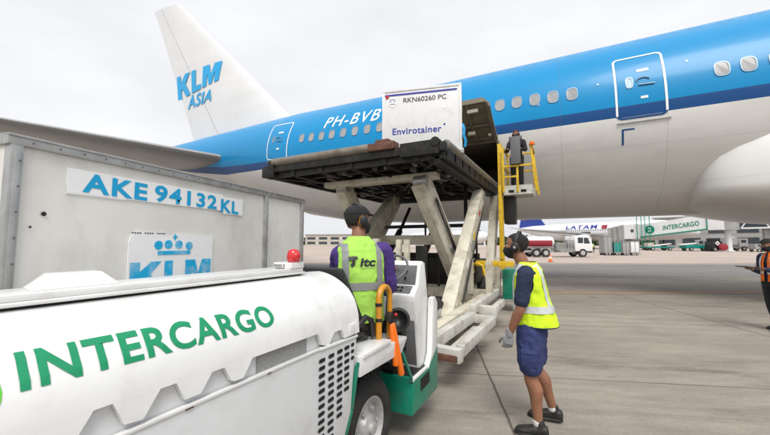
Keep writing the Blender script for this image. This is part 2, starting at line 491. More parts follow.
def concrete(name, base, amt_dark, joints=True, stain=0.6):
    m = bpy.data.materials.new(name); m.use_nodes = True
    t = m.node_tree; b = t.nodes['Principled BSDF']; N = t.nodes.new; K = t.links.new
    b.inputs['Specular IOR Level'].default_value = 0.35
    tc = N('ShaderNodeTexCoord')
    mp = N('ShaderNodeMapping'); mp.inputs['Rotation'].default_value = (0, 0, R(-20))
    K(tc.outputs['Object'], mp.inputs[0])
    st = N('ShaderNodeMapping'); st.inputs['Scale'].default_value = (0.28, 1, 1)
    K(mp.outputs[0], st.inputs[0])
    def nz(sc, det, ro, src, lo, hi, a, c):
        n = N('ShaderNodeTexNoise'); n.inputs['Scale'].default_value = sc
        n.inputs['Detail'].default_value = det; n.inputs['Roughness'].default_value = ro
        K(src.outputs[0], n.inputs['Vector'])
        r = N('ShaderNodeMapRange')
        for i, v in zip((1, 2, 3, 4), (lo, hi, a, c)): r.inputs[i].default_value = v
        K(n.outputs[0], r.inputs[0]); return n, r
    _, big = nz(0.18, 5, 0.6, st, 0.35, 0.65, 1 - amt_dark, 1.08)
    _, mid = nz(2.4, 12, 0.8, st, 0.34, 0.66, 0.68, 1.13)
    _, fine = nz(34, 8, 0.8, mp, 0.32, 0.68, 0.80, 1.14)
    _, spot = nz(1.1, 12, 0.72, st, 0.54, 0.64, 1.0, 1 - stain * 0.6)
    m1 = N('ShaderNodeMath'); m1.operation = 'MULTIPLY'; K(big.outputs[0], m1.inputs[0]); K(mid.outputs[0], m1.inputs[1])
    m2 = N('ShaderNodeMath'); m2.operation = 'MULTIPLY'; K(m1.outputs[0], m2.inputs[0]); K(fine.outputs[0], m2.inputs[1])
    tyre = N('ShaderNodeMapping'); tyre.inputs['Scale'].default_value = (0.035, 2.4, 1); tyre.inputs['Rotation'].default_value = (0, 0, R(-9)); K(mp.outputs[0], tyre.inputs[0])
    _, trk = nz(1.6, 8, 0.7, tyre, 0.56, 0.70, 1.0, 0.78)
    m2b = N('ShaderNodeMath'); m2b.operation = 'MULTIPLY'; K(m2.outputs[0], m2b.inputs[0]); K(trk.outputs[0], m2b.inputs[1]); m2 = m2b
    m3 = N('ShaderNodeMath'); m3.operation = 'MULTIPLY'; K(m2.outputs[0], m3.inputs[0]); K(spot.outputs[0], m3.inputs[1])
    vs = N('ShaderNodeVectorMath'); vs.operation = 'SCALE'; vs.inputs[0].default_value = base
    K(m3.outputs[0], vs.inputs['Scale'])
    out = vs.outputs[0]
    # oil drips
    vo = N('ShaderNodeTexVoronoi'); vo.inputs['Scale'].default_value = 0.55; K(mp.outputs[0], vo.inputs['Vector'])
    nd = N('ShaderNodeTexNoise'); nd.inputs['Scale'].default_value = 5; nd.inputs['Detail'].default_value = 5; K(mp.outputs[0], nd.inputs['Vector'])
    ad = N('ShaderNodeMath'); ad.operation = 'MULTIPLY_ADD'; ad.inputs[1].default_value = 0.22; K(nd.outputs[0], ad.inputs[0]); K(vo.outputs['Distance'], ad.inputs[2])
    dr = N('ShaderNodeMapRange')
    for i, v in zip((1, 2, 3, 4), (0.145, 0.175, 0.6, 0.0)): dr.inputs[i].default_value = v
    K(ad.outputs[0], dr.inputs[0])
    mx = N('ShaderNodeMix'); mx.data_type = 'RGBA'; K(dr.outputs[0], mx.inputs[0]); K(out, mx.inputs[6]); mx.inputs[7].default_value = (0.06, 0.055, 0.05, 1)
    out = mx.outputs[2]
    if joints:
        sp = N('ShaderNodeSeparateXYZ'); K(mp.outputs[0], sp.inputs[0])
        wob = N('ShaderNodeTexNoise'); wob.inputs['Scale'].default_value = 3; wob.inputs['Detail'].default_value = 4; K(mp.outputs[0], wob.inputs['Vector'])
        fac = None
        for ax, per, off in ((0, 5.2, -0.695), (1, 5.2, -4.565)):
            a = N('ShaderNodeMath'); a.operation = 'MULTIPLY_ADD'; a.inputs[1].default_value = 0.03; K(wob.outputs[0], a.inputs[0]); K(sp.outputs[ax], a.inputs[2])
            d = N('ShaderNodeMath'); d.operation = 'ADD'; d.inputs[1].default_value = off; K(a.outputs[0], d.inputs[0])
            q = N('ShaderNodeMath'); q.operation = 'DIVIDE'; q.inputs[1].default_value = per; K(d.outputs[0], q.inputs[0])
            f = N('ShaderNodeMath'); f.operation = 'FRACT'; K(q.outputs[0], f.inputs[0])
            l = N('ShaderNodeMath'); l.operation = 'LESS_THAN'; l.inputs[1].default_value = 0.0055 if ax == 0 else 0.0035; K(f.outputs[0], l.inputs[0])
            if fac is None: fac = l
            else:
                x = N('ShaderNodeMath'); x.operation = 'MAXIMUM'; K(fac.outputs[0], x.inputs[0]); K(l.outputs[0], x.inputs[1]); fac = x
        s = N('ShaderNodeMath'); s.operation = 'MULTIPLY'; s.inputs[1].default_value = 0.72; K(fac.outputs[0], s.inputs[0])
        m4 = N('ShaderNodeMix'); m4.data_type = 'RGBA'; K(s.outputs[0], m4.inputs[0]); K(out, m4.inputs[6]); m4.inputs[7].default_value = (0.035, 0.032, 0.028, 1)
        out = m4.outputs[2]
    K(out, b.inputs['Base Color'])
    rg = N('ShaderNodeMapRange'); rg.inputs[3].default_value = 0.62; rg.inputs[4].default_value = 0.9; K(mid.outputs[0], rg.inputs[0]); K(rg.outputs[0], b.inputs['Roughness'])
    bp = N('ShaderNodeBump'); bp.inputs['Strength'].default_value = 0.25; bp.inputs['Distance'].default_value = 0.01
    K(fine.outputs[0], bp.inputs['Height']); K(bp.outputs[0], b.inputs['Normal'])
    return m

M['apron'] = concrete('stained apron concrete', (0.325, 0.288, 0.243), 0.28)
M['asphalt'] = concrete('grey asphalt', (0.20, 0.19, 0.18), 0.10, False, 0.2)
M['apron_mid'] = concrete('darker concrete band', (0.27, 0.24, 0.21), 0.14, False, 0.3)
M['apron_far'] = concrete('far pale concrete', (0.46, 0.38, 0.33), 0.06, False, 0.2)
M['line_paint'] = mat('faded orange line paint', (0.50, 0.27, 0.13), 0.8, 0, 0.3, 8, (0.3, 0.25, 0.2), 0.6, 12)

def strip(name, d0, d1, z, m, l0=-600, l1=600):
    f = Vector((-0.466, 0.885, 0)); r = Vector((0.885, 0.466, 0))
    mb = MB()
    p = [f * d + r * l for d, l in ((d0, l0), (d0, l1), (d1, l1), (d1, l0))]
    mb.add([(q.x, q.y, z) for q in p], [(0, 1, 2, 3)])
    return tag(mb.build(name, m), kind='structure')

g = MB(); g.add([(-3000, -3000, 0), (3000, -3000, 0), (3000, 3000, 0), (-3000, 3000, 0)], [(0, 1, 2, 3)])
tag(g.build('apron', M['apron']), kind='structure')
strip('darker_apron_band', 11.75, 14.2, 0.004, M['apron_mid'])  # strip a tone darker than the near apron
strip('asphalt_road', 16.6, 26.5, 0.004, M['asphalt'])
strip('far_apron', 28.5, 400, 0.004, M['apron_far'], -900, 900)
strip('painted_line', 11.42, 11.62, 0.008, M['line_paint'])

# ------------------------------------------------------------------ the big airliner
YC = 15.06
#        X     zc    R    stripe bottom z, top z
SEC = [(-33, 8.15, 0.35, 7.95, 8.05), (-31, 8.05, 0.60, 7.7, 7.85), (-25, 7.62, 1.25, 6.95, 7.25), (-21.5, 7.32, 1.60, 6.28, 6.65),
       (-18, 7.00, 1.95, 5.76, 6.18), (-15, 6.52, 2.43, 5.55, 5.92), (-12.5, 6.09, 2.86, 5.42, 5.78), (-9.6, 5.82, 3.05, 5.36, 5.69),
       (-6, 5.70, 3.10, 5.36, 5.69), (30, 5.70, 3.10, 5.36, 5.69), (36, 5.45, 2.70, 5.3, 5.6), (40, 4.95, 1.7, 5.0, 5.2), (42, 4.65, 0.3, 4.7, 4.75)]
def sec(x):
    for a, b in zip(SEC, SEC[1:]):
        if a[0] <= x <= b[0]:
            t = (x - a[0]) / (b[0] - a[0])
            return [a[i] + (b[i] - a[i]) * t for i in range(1, 5)]
    return list(SEC[0][1:] if x < SEC[0][0] else SEC[-1][1:])
def hull(x, ang, off=0.0):
    """Point on the near flank at elevation angle ang (degrees)."""
    zc, r, _, _ = sec(x)
    return Vector((x, YC - math.cos(R(ang)) * (r + off), zc + math.sin(R(ang)) * (r + off)))
def hull_z(x, z, off=0.0):
    zc, r, _, _ = sec(x)
    return hull(x, math.degrees(math.asin(max(-1, min(1, (z - zc) / r)))), off)

plane = thing('airliner', (0, YC, 0), 'large sky blue and white airliner whose rear cargo door stands open above the loader', 'airliner')
DX0, DX1 = -4.55, -1.93                   # cargo doorway
WR = [0, .1, .2, .3, .4, .47, .534, .6, .68, .76, .84, .9, .957, 1]
xs = [-33, -32.4, -31] + [-29 + 2 * i for i in range(2)] + [-25, -23.2, -21.5, -19.7, -18, -16.5, -15, -13.7, -12.5, -11, -9.6, -8, -6, DX0, -3.2, DX1, 0] + list(range(2, 31, 2)) + [32, 34, 36, 37.5, 39, 40, 41, 41.7, 42]
fb = MB(); rows = None
allv = []; kindrow = []
for x in xs:
    zc, r, zb, zt = sec(x)
    ab = math.degrees(math.asin(max(-1, min(1, (zb - zc) / r)))); at_ = math.degrees(math.asin(max(-1, min(1, (zt - zc) / r))))
    angs = [-90 + (ab + 90) * u for u in WR] + [ab + (at_ - ab) * u for u in (0.5, 1)] + [at_ + (90 - at_) * i / 14 for i in range(1, 15)]
    near = [hull(x, a) for a in angs]
    far = [Vector((p.x, 2 * YC - p.y, p.z)) for p in near[1:-1]][::-1]
    allv.append(near + far)
nn = len(allv[0]); na = len(WR) + 2 + 14
def rowmat(i):
    if i >= na - 1: i = 2 * (na - 1) - 1 - i
    return 'air_white' if i < len(WR) - 1 else ('air_navy' if i < len(WR) + 1 else 'air_blue')
vs = [p for r_ in allv for p in r_]
for k in range(len(xs) - 1):
    for i in range(nn):
        if DX0 - 0.01 <= xs[k] and xs[k + 1] <= DX1 + 0.01 and 6 <= i < 12:
            continue                      # the cargo doorway
        j = (i + 1) % nn
        fb.f.append((k * nn + i, k * nn + j, (k + 1) * nn + j, (k + 1) * nn + i)); fb.mi.append(fb._m(M[rowmat(i)]))
fb.v = [Vector(p) for p in vs]
fb.f.append(tuple(range(nn))); fb.mi.append(fb._m(M['air_blue']))
fb.f.append(tuple((len(xs) - 1) * nn + i for i in range(nn))); fb.mi.append(fb._m(M['air_blue']))
fb.build('fuselage', None, plane, smooth=50)
DZ0 = hull(DX1, -90 + (math.degrees(math.asin((5.36 - 5.7) / 3.1)) + 90) * .534).z
DZ1 = hull(DX1, -90 + (math.degrees(math.asin((5.36 - 5.7) / 3.1)) + 90) * .957).z

# hold interior seen through the doorway
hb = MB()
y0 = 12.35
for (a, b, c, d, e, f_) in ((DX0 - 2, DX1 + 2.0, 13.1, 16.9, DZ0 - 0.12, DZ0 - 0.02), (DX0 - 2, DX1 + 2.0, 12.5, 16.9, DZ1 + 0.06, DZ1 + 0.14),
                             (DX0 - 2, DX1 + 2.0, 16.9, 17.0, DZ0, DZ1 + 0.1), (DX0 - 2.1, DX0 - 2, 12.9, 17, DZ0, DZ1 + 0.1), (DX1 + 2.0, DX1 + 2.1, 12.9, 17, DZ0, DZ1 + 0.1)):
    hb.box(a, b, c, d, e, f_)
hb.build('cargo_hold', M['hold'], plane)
db = MB()
for x in (DX0, DX1):
    pts = [hull_z(x, DZ0 + (DZ1 - DZ0) * i / 8, -0.03) for i in range(9)]
    for p, q in zip(pts, pts[1:]):
        db.beam(p, q, 0.09, 0.10)
for z in (DZ0, DZ1):
    db.beam(hull_z(DX0, z, -0.03), hull_z(DX1, z, -0.03), 0.10, 0.09)
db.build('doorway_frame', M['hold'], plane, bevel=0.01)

# the opened cargo door, hinged at the top of the doorway
def doorpt(u, v, t=0.0):
    """u along the fuselage 0..1, v from the hinge 0..1, t outwards from the lining."""
    a = R(154 - 26 * v)                   # gently curved skin
    x = DX0 + (DX1 - DX0) * u
    y = 11.98; z = DZ1 + 0.03
    n = 8
    for i in range(int(n * v + 0.5)):
        aa = R(166 - 30 * (i + 0.5) / n)
        y += math.cos(aa) * 1.74 / n; z += math.sin(aa) * 1.74 / n
    aa = R(166 - 30 * v)
    return Vector((x, y + math.sin(aa) * t * 0.4, z + t))
def rounded(u0, u1, v0, v1, ru, rv, n=5):
    o = []
    for cx, cy, a0 in ((u1 - ru, v1 - rv, 0), (u0 + ru, v1 - rv, 90)):
        for i in range(n + 1):
            a = R(a0 + 90 * i / n); o.append((cx + ru * math.cos(a), cy + rv * math.sin(a)))
    return o + [(u0, v0), (u1, v0)]
dv = MB(); NV = 8; NU = 10
def edge_u(v):                            # rounded outer corners
    return 0.0 if v < 0.86 else 0.075 * (1 - math.sqrt(max(0, 1 - ((v - 0.86) / 0.14) ** 2)))
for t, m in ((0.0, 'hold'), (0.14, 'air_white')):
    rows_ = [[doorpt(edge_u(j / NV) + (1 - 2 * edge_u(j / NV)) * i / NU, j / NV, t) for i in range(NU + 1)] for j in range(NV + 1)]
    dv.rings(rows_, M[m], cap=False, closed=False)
for us in (0, 1):
    dv.rings([[doorpt(edge_u(j / NV) if us == 0 else 1 - edge_u(j / NV), j / NV, t) for j in range(NV + 1)] for t in (0, 0.14)], M['hold'], cap=False, closed=False)
dv.rings([[doorpt(edge_u(1) + (1 - 2 * edge_u(1)) * i / NU, 1, t) for i in range(NU + 1)] for t in (0, 0.14)], M['hold'], cap=False, closed=False)
cdoor = dv.build('cargo_door', None, plane, smooth=40)
rb = MB()
for u in (0.03, 0.5, 0.74, 0.97):
    for j in range(NV):
        rb.beam(doorpt(u, j / NV, -0.03), doorpt(u, (j + 1) / NV, -0.03), 0.07, 0.06)
for v in (0.12, 0.5, 0.95):
    rb.beam(doorpt(0.04, v, -0.025), doorpt(0.96, v, -0.025), 0.06, 0.05)
rb.build('door_rib', M['hold'], cdoor, bevel=0.006)
for u, v, w, h in ((0.80, 0.88, 0.17, .09), (0.72, 0.42, 0.12, .10), (0.93, 0.25, 0.05, .06)):
    p = doorpt(u, v, -0.04); k_ = MB(); k_.box(p.x - w, p.x + w, p.y - 0.06, p.y + 0.06, p.z - h, p.z + 0.02)
    k_.build('latch_box', M['hold_light'], cdoor, bevel=0.008)

# cabin windows, each with its pane
def oval(x, ang, w, h, n=20):
    zc, r, _, _ = sec(x); o = []
    for i in range(n):
        a = 2 * PI * i / n
        c, s_ = math.cos(a), math.sin(a)
        u = w * math.copysign(abs(c) ** 0.7, c); v = h * math.copysign(abs(s_) ** 0.7, s_)
        o.append((x + u, ang + math.degrees(v / r)))
    return o
WIN = [(-12.9 + 1.0, 12.6)] if False else []
for x, a in ((-10.87, 12.9), (-10.26, 12.9), (-9.64, 13.0), (-9.05, 13.0), (-8.43, 13.0), (-7.82, 12.9), (-7.20, 12.9), (-6.60, 13.0), (-6.02, 13.1), (-5.44, 13.2),
             (-2.92, 13.4), (-2.38, 13.4), (-1.84, 13.4), (-1.29, 13.3), (-0.73, 12.9), (-0.19, 12.5), (0.35, 12.2),
             (3.88, 11.4), (4.40, 11.4), (4.94, 11.4), (5.48, 11.4), (6.02, 11.4), (6.56, 11.4)):
    wb = MB()
    o1 = oval(x, a, 0.165, 0.225); o2 = oval(x, a, 0.140, 0.198)
    wb.rings([[hull(*q, 0.002) for q in o1], [hull(*q, 0.016) for q in o1], [hull(*q, 0.016) for q in o2], [hull(*q, -0.012) for q in o2]], cap=False)
    w = wb.build('window_frame', M['win_frame'], plane, smooth=50)
    pb = MB(); pb.add([hull(*q, 0.006) for q in o2], [tuple(range(len(o2)))])
    pb.build('pane', M['win_pane'], w)

# passenger doors: outline, window, handle, placards
def cabin_door(x0, x1, a0, a1):
    W = 0.055; rr = 0.16
    zc, r, _, _ = sec((x0 + x1) / 2)
    da = math.degrees(1 / r)
    def loop(inset):
        xa, xb, aa, ab = x0 + inset, x1 - inset, a0 + inset * da, a1 - inset * da
        o = []; k = rr - inset
        for cx, ca, q in ((xb - k, ab - k * da, 0), (xa + k, ab - k * da, 90), (xa + k, aa + k * da, 180), (xb - k, aa + k * da, 270)):
            for i in range(6):
                t = R(q + 18 * i); o.append((cx + k * math.cos(t), ca + k * da * math.sin(t)))
            nx = {0: (xa + k, ab), 90: (xa, aa + k * da), 180: (xb - k, aa), 270: (xb, ab - k * da)}[q]
            lx = o[-1]
            for i in range(1, 6):
                o.append((lx[0] + (nx[0] - lx[0]) * i / 6, lx[1] + (nx[1] - lx[1]) * i / 6))
        return o
    oa, ob = loop(0), loop(W)
    n = len(oa)
    d = MB()
    # door leaf, slightly proud of the skin
    mid = [[(oa[i][0] * (1 - k) + (x0 + x1) / 2 * k, oa[i][1] * (1 - k) + (a0 + a1) / 2 * k) for i in range(n)] for k in (0,)]
    for (ua, ub) in [(i / 6, (i + 1) / 6) for i in range(6)]:
        pass
    xi0, xi1 = x0 + 0.07, x1 - 0.07; ai0, ai1 = a0 + 0.07 * da, a1 - 0.07 * da
    rows_ = [[hull(xi0 + (xi1 - xi0) * i / 4, ai0 + (ai1 - ai0) * j / 24, 0.005) for i in range(5)] for j in range(25)]
    for j in range(24):
        za = (rows_[j][0].z + rows_[j + 1][0].z) / 2; _, _, zb, zt = sec((x0 + x1) / 2)
        d.rings([rows_[j], rows_[j + 1]], M['air_white' if za < zb else ('air_navy' if za < zt else 'air_blue')], cap=False, closed=False)
    dd = d.build('passenger_door', None, plane, smooth=60)
    ol = MB()
    for i in range(n):
        j = (i + 1) % n
        p = [hull(*oa[i], 0.012), hull(*oa[j], 0.012), hull(*ob[j], 0.012), hull(*ob[i], 0.012)]
        zm = sum(q.z for q in p) / 4; _, _, zb, zt = sec((x0 + x1) / 2)
        ol.add(p, [(0, 1, 2, 3)], M['white_mark'] if zm > zb + 0.02 else M['air_navy'])
    ol.build('door_outline', None, dd)
    xm = x0 + (x1 - x0) * 0.30; am = a0 + (a1 - a0) * 0.52
    wb = MB(); o1 = oval(xm, am, 0.10, 0.19); o2 = oval(xm, am, 0.07, 0.15)
    wb.rings([[hull(*q, 0.006) for q in o1], [hull(*q, 0.022) for q in o1], [hull(*q, 0.022) for q in o2], [hull(*q, 0.008) for q in o2]], cap=True)
    wb.build('door_window', M['win_frame'], dd, smooth=50)
    pl = MB()
    def plq(xa, xb, aa, ab): pl.rings([[hull(xa + (xb - xa) * i / 3, q, 0.014) for i in range(4)] for q in (aa, ab)], cap=False, closed=False)
    wx = x1 - x0; wa = a1 - a0
    plq(x0 + .47 * wx, x0 + .70 * wx, a0 + .675 * wa, a0 + .72 * wa)
    plq(x0 + .50 * wx, x0 + .64 * wx, a0 + .26 * wa, a0 + .295 * wa)
    pl.build('placard', M['sticker'], dd)
    hd = MB()
    c = (x0 + .52 * wx, a0 + .52 * wa)
    arc = [hull(c[0] + 0.16 * math.cos(R(t)) + 0.06, c[1] + math.degrees(0.10 * math.sin(R(t)) / r), 0.025) for t in range(20, 181, 20)]
    hd.tube(arc, 0.018, n=6)
    hd.tube([hull(c[0] - 0.05, c[1] - 2.2, 0.03), hull(c[0] + 0.32, c[1] - 2.6, 0.03)], 0.022, n=6)
    hd.build('handle', M['win_frame'], dd, smooth=60)
    sl = MB(); sl.beam(hull(x0 + 0.02, a0 - 1.7, 0.010), hull(x1 + 0.06, a0 - 1.7, 0.010), 0.07, 0.03)
    sl.build('door_sill', M['alu'], dd)
cabin_door(1.47, 2.70, -8.0, 31.5)
cabin_door(-13.35, -11.78, -7.6, 35.5)

mk = MB()
mk.rings([[hull(1.60 + 0.31 * i / 3, a, 0.006) for i in range(4)] for a in (-13.7, -12.9)], cap=False, closed=False)
mk.rings([[hull(1.60 + 0.05 * i, a, 0.006) for i in range(2)] for a in [-21.5 + 7.9 * j / 6 for j in range(7)]], cap=False, closed=False)
mk.build('corner_mark', M['air_navy'], plane)
mk = MB()
mk.rings([[hull(-12.75 + 0.05 * i, a, 0.006) for i in range(2)] for a in [-24 + 8 * j / 6 for j in range(7)]], cap=False, closed=False)
mk.rings([[hull(-12.75 + 0.31 * i / 3, a, 0.006) for i in range(4)] for a in (-16, -15.2)], cap=False, closed=False)
mk.build('corner_mark', M['air_navy'], plane)
ds = MB()
for i in range(95):
    if i % 3 == 2: continue
    x = -9 + 0.22 * i
    ds.rings([[hull(x + 0.17 * k, a, 0.006) for k in range(2)] for a in (52.2, 52.55)], cap=False, closed=False)
ds.build('walkway_line', M['navy_mark'], plane)
rv = MB()
for x, a in ((1.05, 15.2), (-0.62, 8.5), (-11.5, 6), (3.2, 20)):
    rv.disc(hull(x, a, -0.01), hull(x, a, 1) - hull(x, a), [(0.035, 0), (0.035, 0.02), (0.0, 0.022)], n=12)
rv.build('drain_port', M['win_frame'], plane)

letters('registration', 'PH-BVB', M['white_mark'], lambda u, v: hull(-9.62 + 2.92 * u, 20.4 - 0.6 * u + 12.0 * v, 0.008), plane, bold=0.006, shear=0.2, cuts_u=10, cuts_v=4, space=1.16)

# fin
FIN = {'lt': (-26.2, 20.4), 'lb': (-14.4, 9.3), 'tt': (-29.7, 20.9), 'tb': (-23.4, 8.6)}
def finpt(s, t, side):
    """s chordwise from the leading edge, t up the fin."""
    le = Vector((FIN['lb'][0] + (FIN['lt'][0] - FIN['lb'][0]) * t, 0, FIN['lb'][1] + (FIN['lt'][1] - FIN['lb'][1]) * t))
    te = Vector((FIN['tb'][0] + (FIN['tt'][0] - FIN['tb'][0]) * t, 0, FIN['tb'][1] + (FIN['tt'][1] - FIN['tb'][1]) * t))
    p = le + (te - le) * s
    th = (0.45 - 0.28 * t) * (2.6 * math.sqrt(max(s, 0)) * (1 - s) + 0.03) * 0.75
    return Vector((p.x, YC + side * th, p.z))
ss = [0, .01, .03, .07, .13, .2, .3, .4, .5, .6, .7, .8, .9, 1]
f = MB()
f.rings([[finpt(s, t, -1) for s in ss] + [finpt(s, t, 1) for s in ss[::-1][:-1]] for t in [-0.12] + [i / 10 for i in range(11)]])
fin = f.build('tail_fin', M['fin_white'], plane, smooth=40)
rl = MB()
for s in (0.68,):
    pts = [finpt(s, t / 10, -1) - Vector((0, 0.004, 0)) for t in range(0, 11)]
    for a, b in zip(pts, pts[1:]): rl.beam(a, b, 0.03, 0.006, up=(0, 1, 0))
rl.beam(finpt(0.02, .985, -1) - Vector((0, .004, 0)), finpt(1, .985, -1) - Vector((0, .004, 0)), 0.05, 0.006, up=(0, 1, 0))
rl.build('rudder_line', M['alu'], fin)
def fin_surface(x, z):
    t = (z - 8.9) / 11.7
    for _ in range(4):
        le = FIN['lb'][0] + (FIN['lt'][0] - FIN['lb'][0]) * t; te = FIN['tb'][0] + (FIN['tt'][0] - FIN['tb'][0]) * t
        s = min(1, max(0, (x - le) / (te - le)))
        zl = FIN['lb'][1] + (FIN['lt'][1] - FIN['lb'][1]) * t; zt = FIN['tb'][1] + (FIN['tt'][1] - FIN['tb'][1]) * t
        t += (z - (zl + (zt - zl) * s)) / 11.7
    return finpt(s, t, -1).y
def on_fin(q):
    def fn(u, v):
        p = q(u, v); return Vector((p.x, fin_surface(p.x, p.z) - 0.045, p.z))
    return fn
klm_q = quad_map((-25.75, 0, 12.45), (-20.75, 0, 12.85), (-26.05, 0, 14.35), (-20.5, 0, 14.2))
block_letters('tail_logo', M['klm_blue'], on_fin(klm_q), fin, .0)
asia_q = quad_map((-24.45, 0, 11.5), (-21.5, 0, 11.55), (-24.5, 0, 12.5), (-21.35, 0, 12.35))
letters('tail_lettering', 'ASIA', M['klm_blue'], on_fin(asia_q), fin, bold=0.02, shear=0.2, cuts_u=8, cuts_v=2, space=1.05)

# tailplane, near side
def stab(s, t, up):
    le = Vector((-17.6, 13.55, 6.72)).lerp(Vector((-26.1, 2.6, 7.95)), t); te = Vector((-24.6, 13.7, 6.85)).lerp(Vector((-28.3, 2.6, 8.0)), t)
    if t > 0.96: le = le.lerp(te, (t - 0.96) / 0.04 * 0.35)
    p = le.lerp(te, s)
    th = (0.42 - 0.26 * t) * (2.6 * math.sqrt(max(s, 0)) * (1 - s) + 0.03) * 0.8
    return p + Vector((0, 0, up * th))
for mirror in (0, 1):
    f = MB()
    rs = [[stab(s, t, 1) for s in ss] + [stab(s, t, -1) for s in ss[::-1][:-1]] for t in [-0.08] + [i / 12 for i in range(12)] + [.96, .98, 1]]
    if mirror: rs = [[Vector((p.x, 2 * YC - p.y, p.z)) for p in r_] for r_ in rs]
    f.rings(rs)
    f.build('tailplane', M['stab_grey'], plane, smooth=40)

# belly fairing ahead of the wing
FA = [(3.36, .9, .15, .1), (3.40, 1.5, .3, .2), (3.45, 2.0, .75, .35), (3.50, 2.32, 1.12, .45), (3.62, 2.52, 1.55, .5), (3.84, 2.74, 2.0, .55), (4.2, 2.90, 2.3, .62), (4.76, 3.06, 2.58, .75),
      (5.5, 3.2, 2.8, .9), (6.5, 3.32, 2.9, 1.0), (8, 3.42, 2.95, 1.05), (12, 3.5, 3.0, 1.1), (17, 3.5, 3.0, 1.1), (20, 3.3, 2.6, 1.0), (23, 2.6, 1.6, .7), (24.5, 1.2, .5, .2)]
f = MB(); rs = []
for x, ry, ru, rd in FA:
    r_ = []
    for i in range(40):
        a = 2 * PI * i / 40; c, s_ = math.cos(a), math.sin(a)
        e = 0.8
        r_.append(Vector((x, YC + ry * math.copysign(abs(c) ** e, c), 3.2 + (ru if s_ > 0 else rd) * math.copysign(abs(s_) ** e, s_))))
    rs.append(r_)
f.rings(rs)
f.build('belly_fairing', M['air_white'], plane, smooth=70)
# ------------------------------------------------------------------ cargo loader (scissor lift)
ld = thing('cargo_loader', (-4.0, 8.0, 0), 'cream scissor lift cargo loader raised to the open door of the blue airliner', 'cargo loader')
PX0, PX1, PY0, PY1 = -6.35, -1.92, 5.92, 11.75
ZT = 3.50
fr = MB()
for x in (PX0 + .08, -5.55, -4.75, -3.95, -3.15, -2.45, PX1 - .02):
    fr.box(x - .06, x + .06, PY0, PY1, ZT - .30, ZT - .04)
for i in range(11):
    y = PY0 + 0.08 + (PY1 - PY0 - .16) * i / 10
    fr.box(PX0, PX1 + .04, y - .05, y + .05, ZT - .26, ZT - .07)
fr.box(PX0 - .04, PX1 + .06, PY0 - .06, PY0 + .06, ZT - .17, ZT + .0); fr.box(PX0, PX1, PY0 + .02, PY0 + .08, ZT - .30, ZT - .24)
for a, b in (((-6.2, 6.0, ZT - .28), (-4.0, 8.8, ZT - .28)), ((-2.1, 6.0, ZT - .28), (-4.0, 8.8, ZT - .28)), ((-6.2, 11.5, ZT - .28), (-4.0, 8.8, ZT - .28)), ((-2.1, 11.5, ZT - .28), (-4.0, 8.8, ZT - .28))):
    fr.beam(a, b, .07, .07)
plat = fr.build('platform_frame', M['steel_dark'], ld, bevel=0.008)
dk = MB(); dk.box(PX0 + .02, PX1, PY0 + .05, PY1, ZT - .035, ZT - .015)
dk.build('deck_plate', M['steel_dark'], plat)
rr = MB()
for i in range(20):
    y = PY0 + .22 + i * .28
    for x0, x1 in ((-6.2, -5.62), (-5.48, -4.82), (-4.68, -4.02), (-3.88, -3.22), (-3.08, -2.52)):
        if (i + int(x0 * 3)) % 5 == 4: continue
        rr.tube([(x0, y, ZT - .11), (x1, y, ZT - .11)], 0.055, n=8)
rr.build('deck_rollers', M['roller'], plat, smooth=50)
rnd = random.Random(3)
for i in range(90):                        # valves, drive motors and castors under the deck
    x = rnd.uniform(PX0 + .2, PX1 - .2); y = rnd.uniform(PY0 + .2, PY1 - 1.6); s_ = rnd.uniform(.03, .085)
    k_ = MB()
    if rnd.random() < .6:
        a = rnd.random() * PI
        k_.disc((x, y, ZT - .22), (math.cos(a), math.sin(a), 0), [(s_, -.03), (s_, .03)], n=10)
    else:
        k_.box(x - s_, x + s_, y - s_ * 1.4, y + s_ * 1.4, ZT - .22 - s_, ZT - .2 + s_)
    k_.build('drive_unit', M['roller'], plat, smooth=40)
hz = MB()
for k in range(7):
    x = rnd.uniform(-6, -2.4); y = rnd.uniform(6.2, 8.2)
    pts = [(x + .25 * math.sin(i * .8 + k), y + i * .45, ZT - .32 - .05 * math.sin(i * 1.3 + k)) for i in range(8)]
    hz.tube(pts, 0.018, n=6)
hz.build('hydraulic_hoses', M['black'], plat, smooth=80)
tb = MB(); tb.tube([(-6.12, PY0 - .03, ZT + .07), (-3.45, PY0 - .03, ZT + .07)], .095, n=14)
tb.build('guide_tube', M['rail_tube'], ld, smooth=50)
tb = MB(); tb.tube([(PX1 + .02, PY0 + .12, ZT - .01), (PX1 + .02, PY1 + .2, ZT - .01)], .085, n=14)
tb.build('guide_tube', M['roller'], ld, smooth=50)
ch = MB()
ch.box(PX1 - .36, PX1 - .22, PY0, PY1, ZT - .30, ZT + .02); ch.box(PX1 - .18, PX1 - .06, PY0 + .02, PY1, ZT - .38, ZT - .1)
ch.box(-2.75, PX1 - .05, PY0 - .10, PY0 + .2, ZT - .22, ZT + .05)
for y in (6.0, 6.12): ch.disc((PX1 - .12, y - .2, ZT + .0), (0, 1, 0), [(.09, 0), (.09, .05), (.04, .06)], n=12)
ch.build('side_channel', M['steel_dark'], ld, bevel=0.012)
rs = MB(); rs.box(-3.45, -2.86, PY0 - .14, PY0 + .12, ZT - .02, ZT + .13); rs.box(-3.3, -3.0, PY0 - .10, PY0 + .1, ZT + .12, ZT + .20)
rs.disc((-2.95, PY0 - .15, ZT + .05), (0, 1, 0), [(.05, 0), (.05, .1)], n=10)
rs.build('stop_bracket', M['rust'], ld, bevel=0.015)
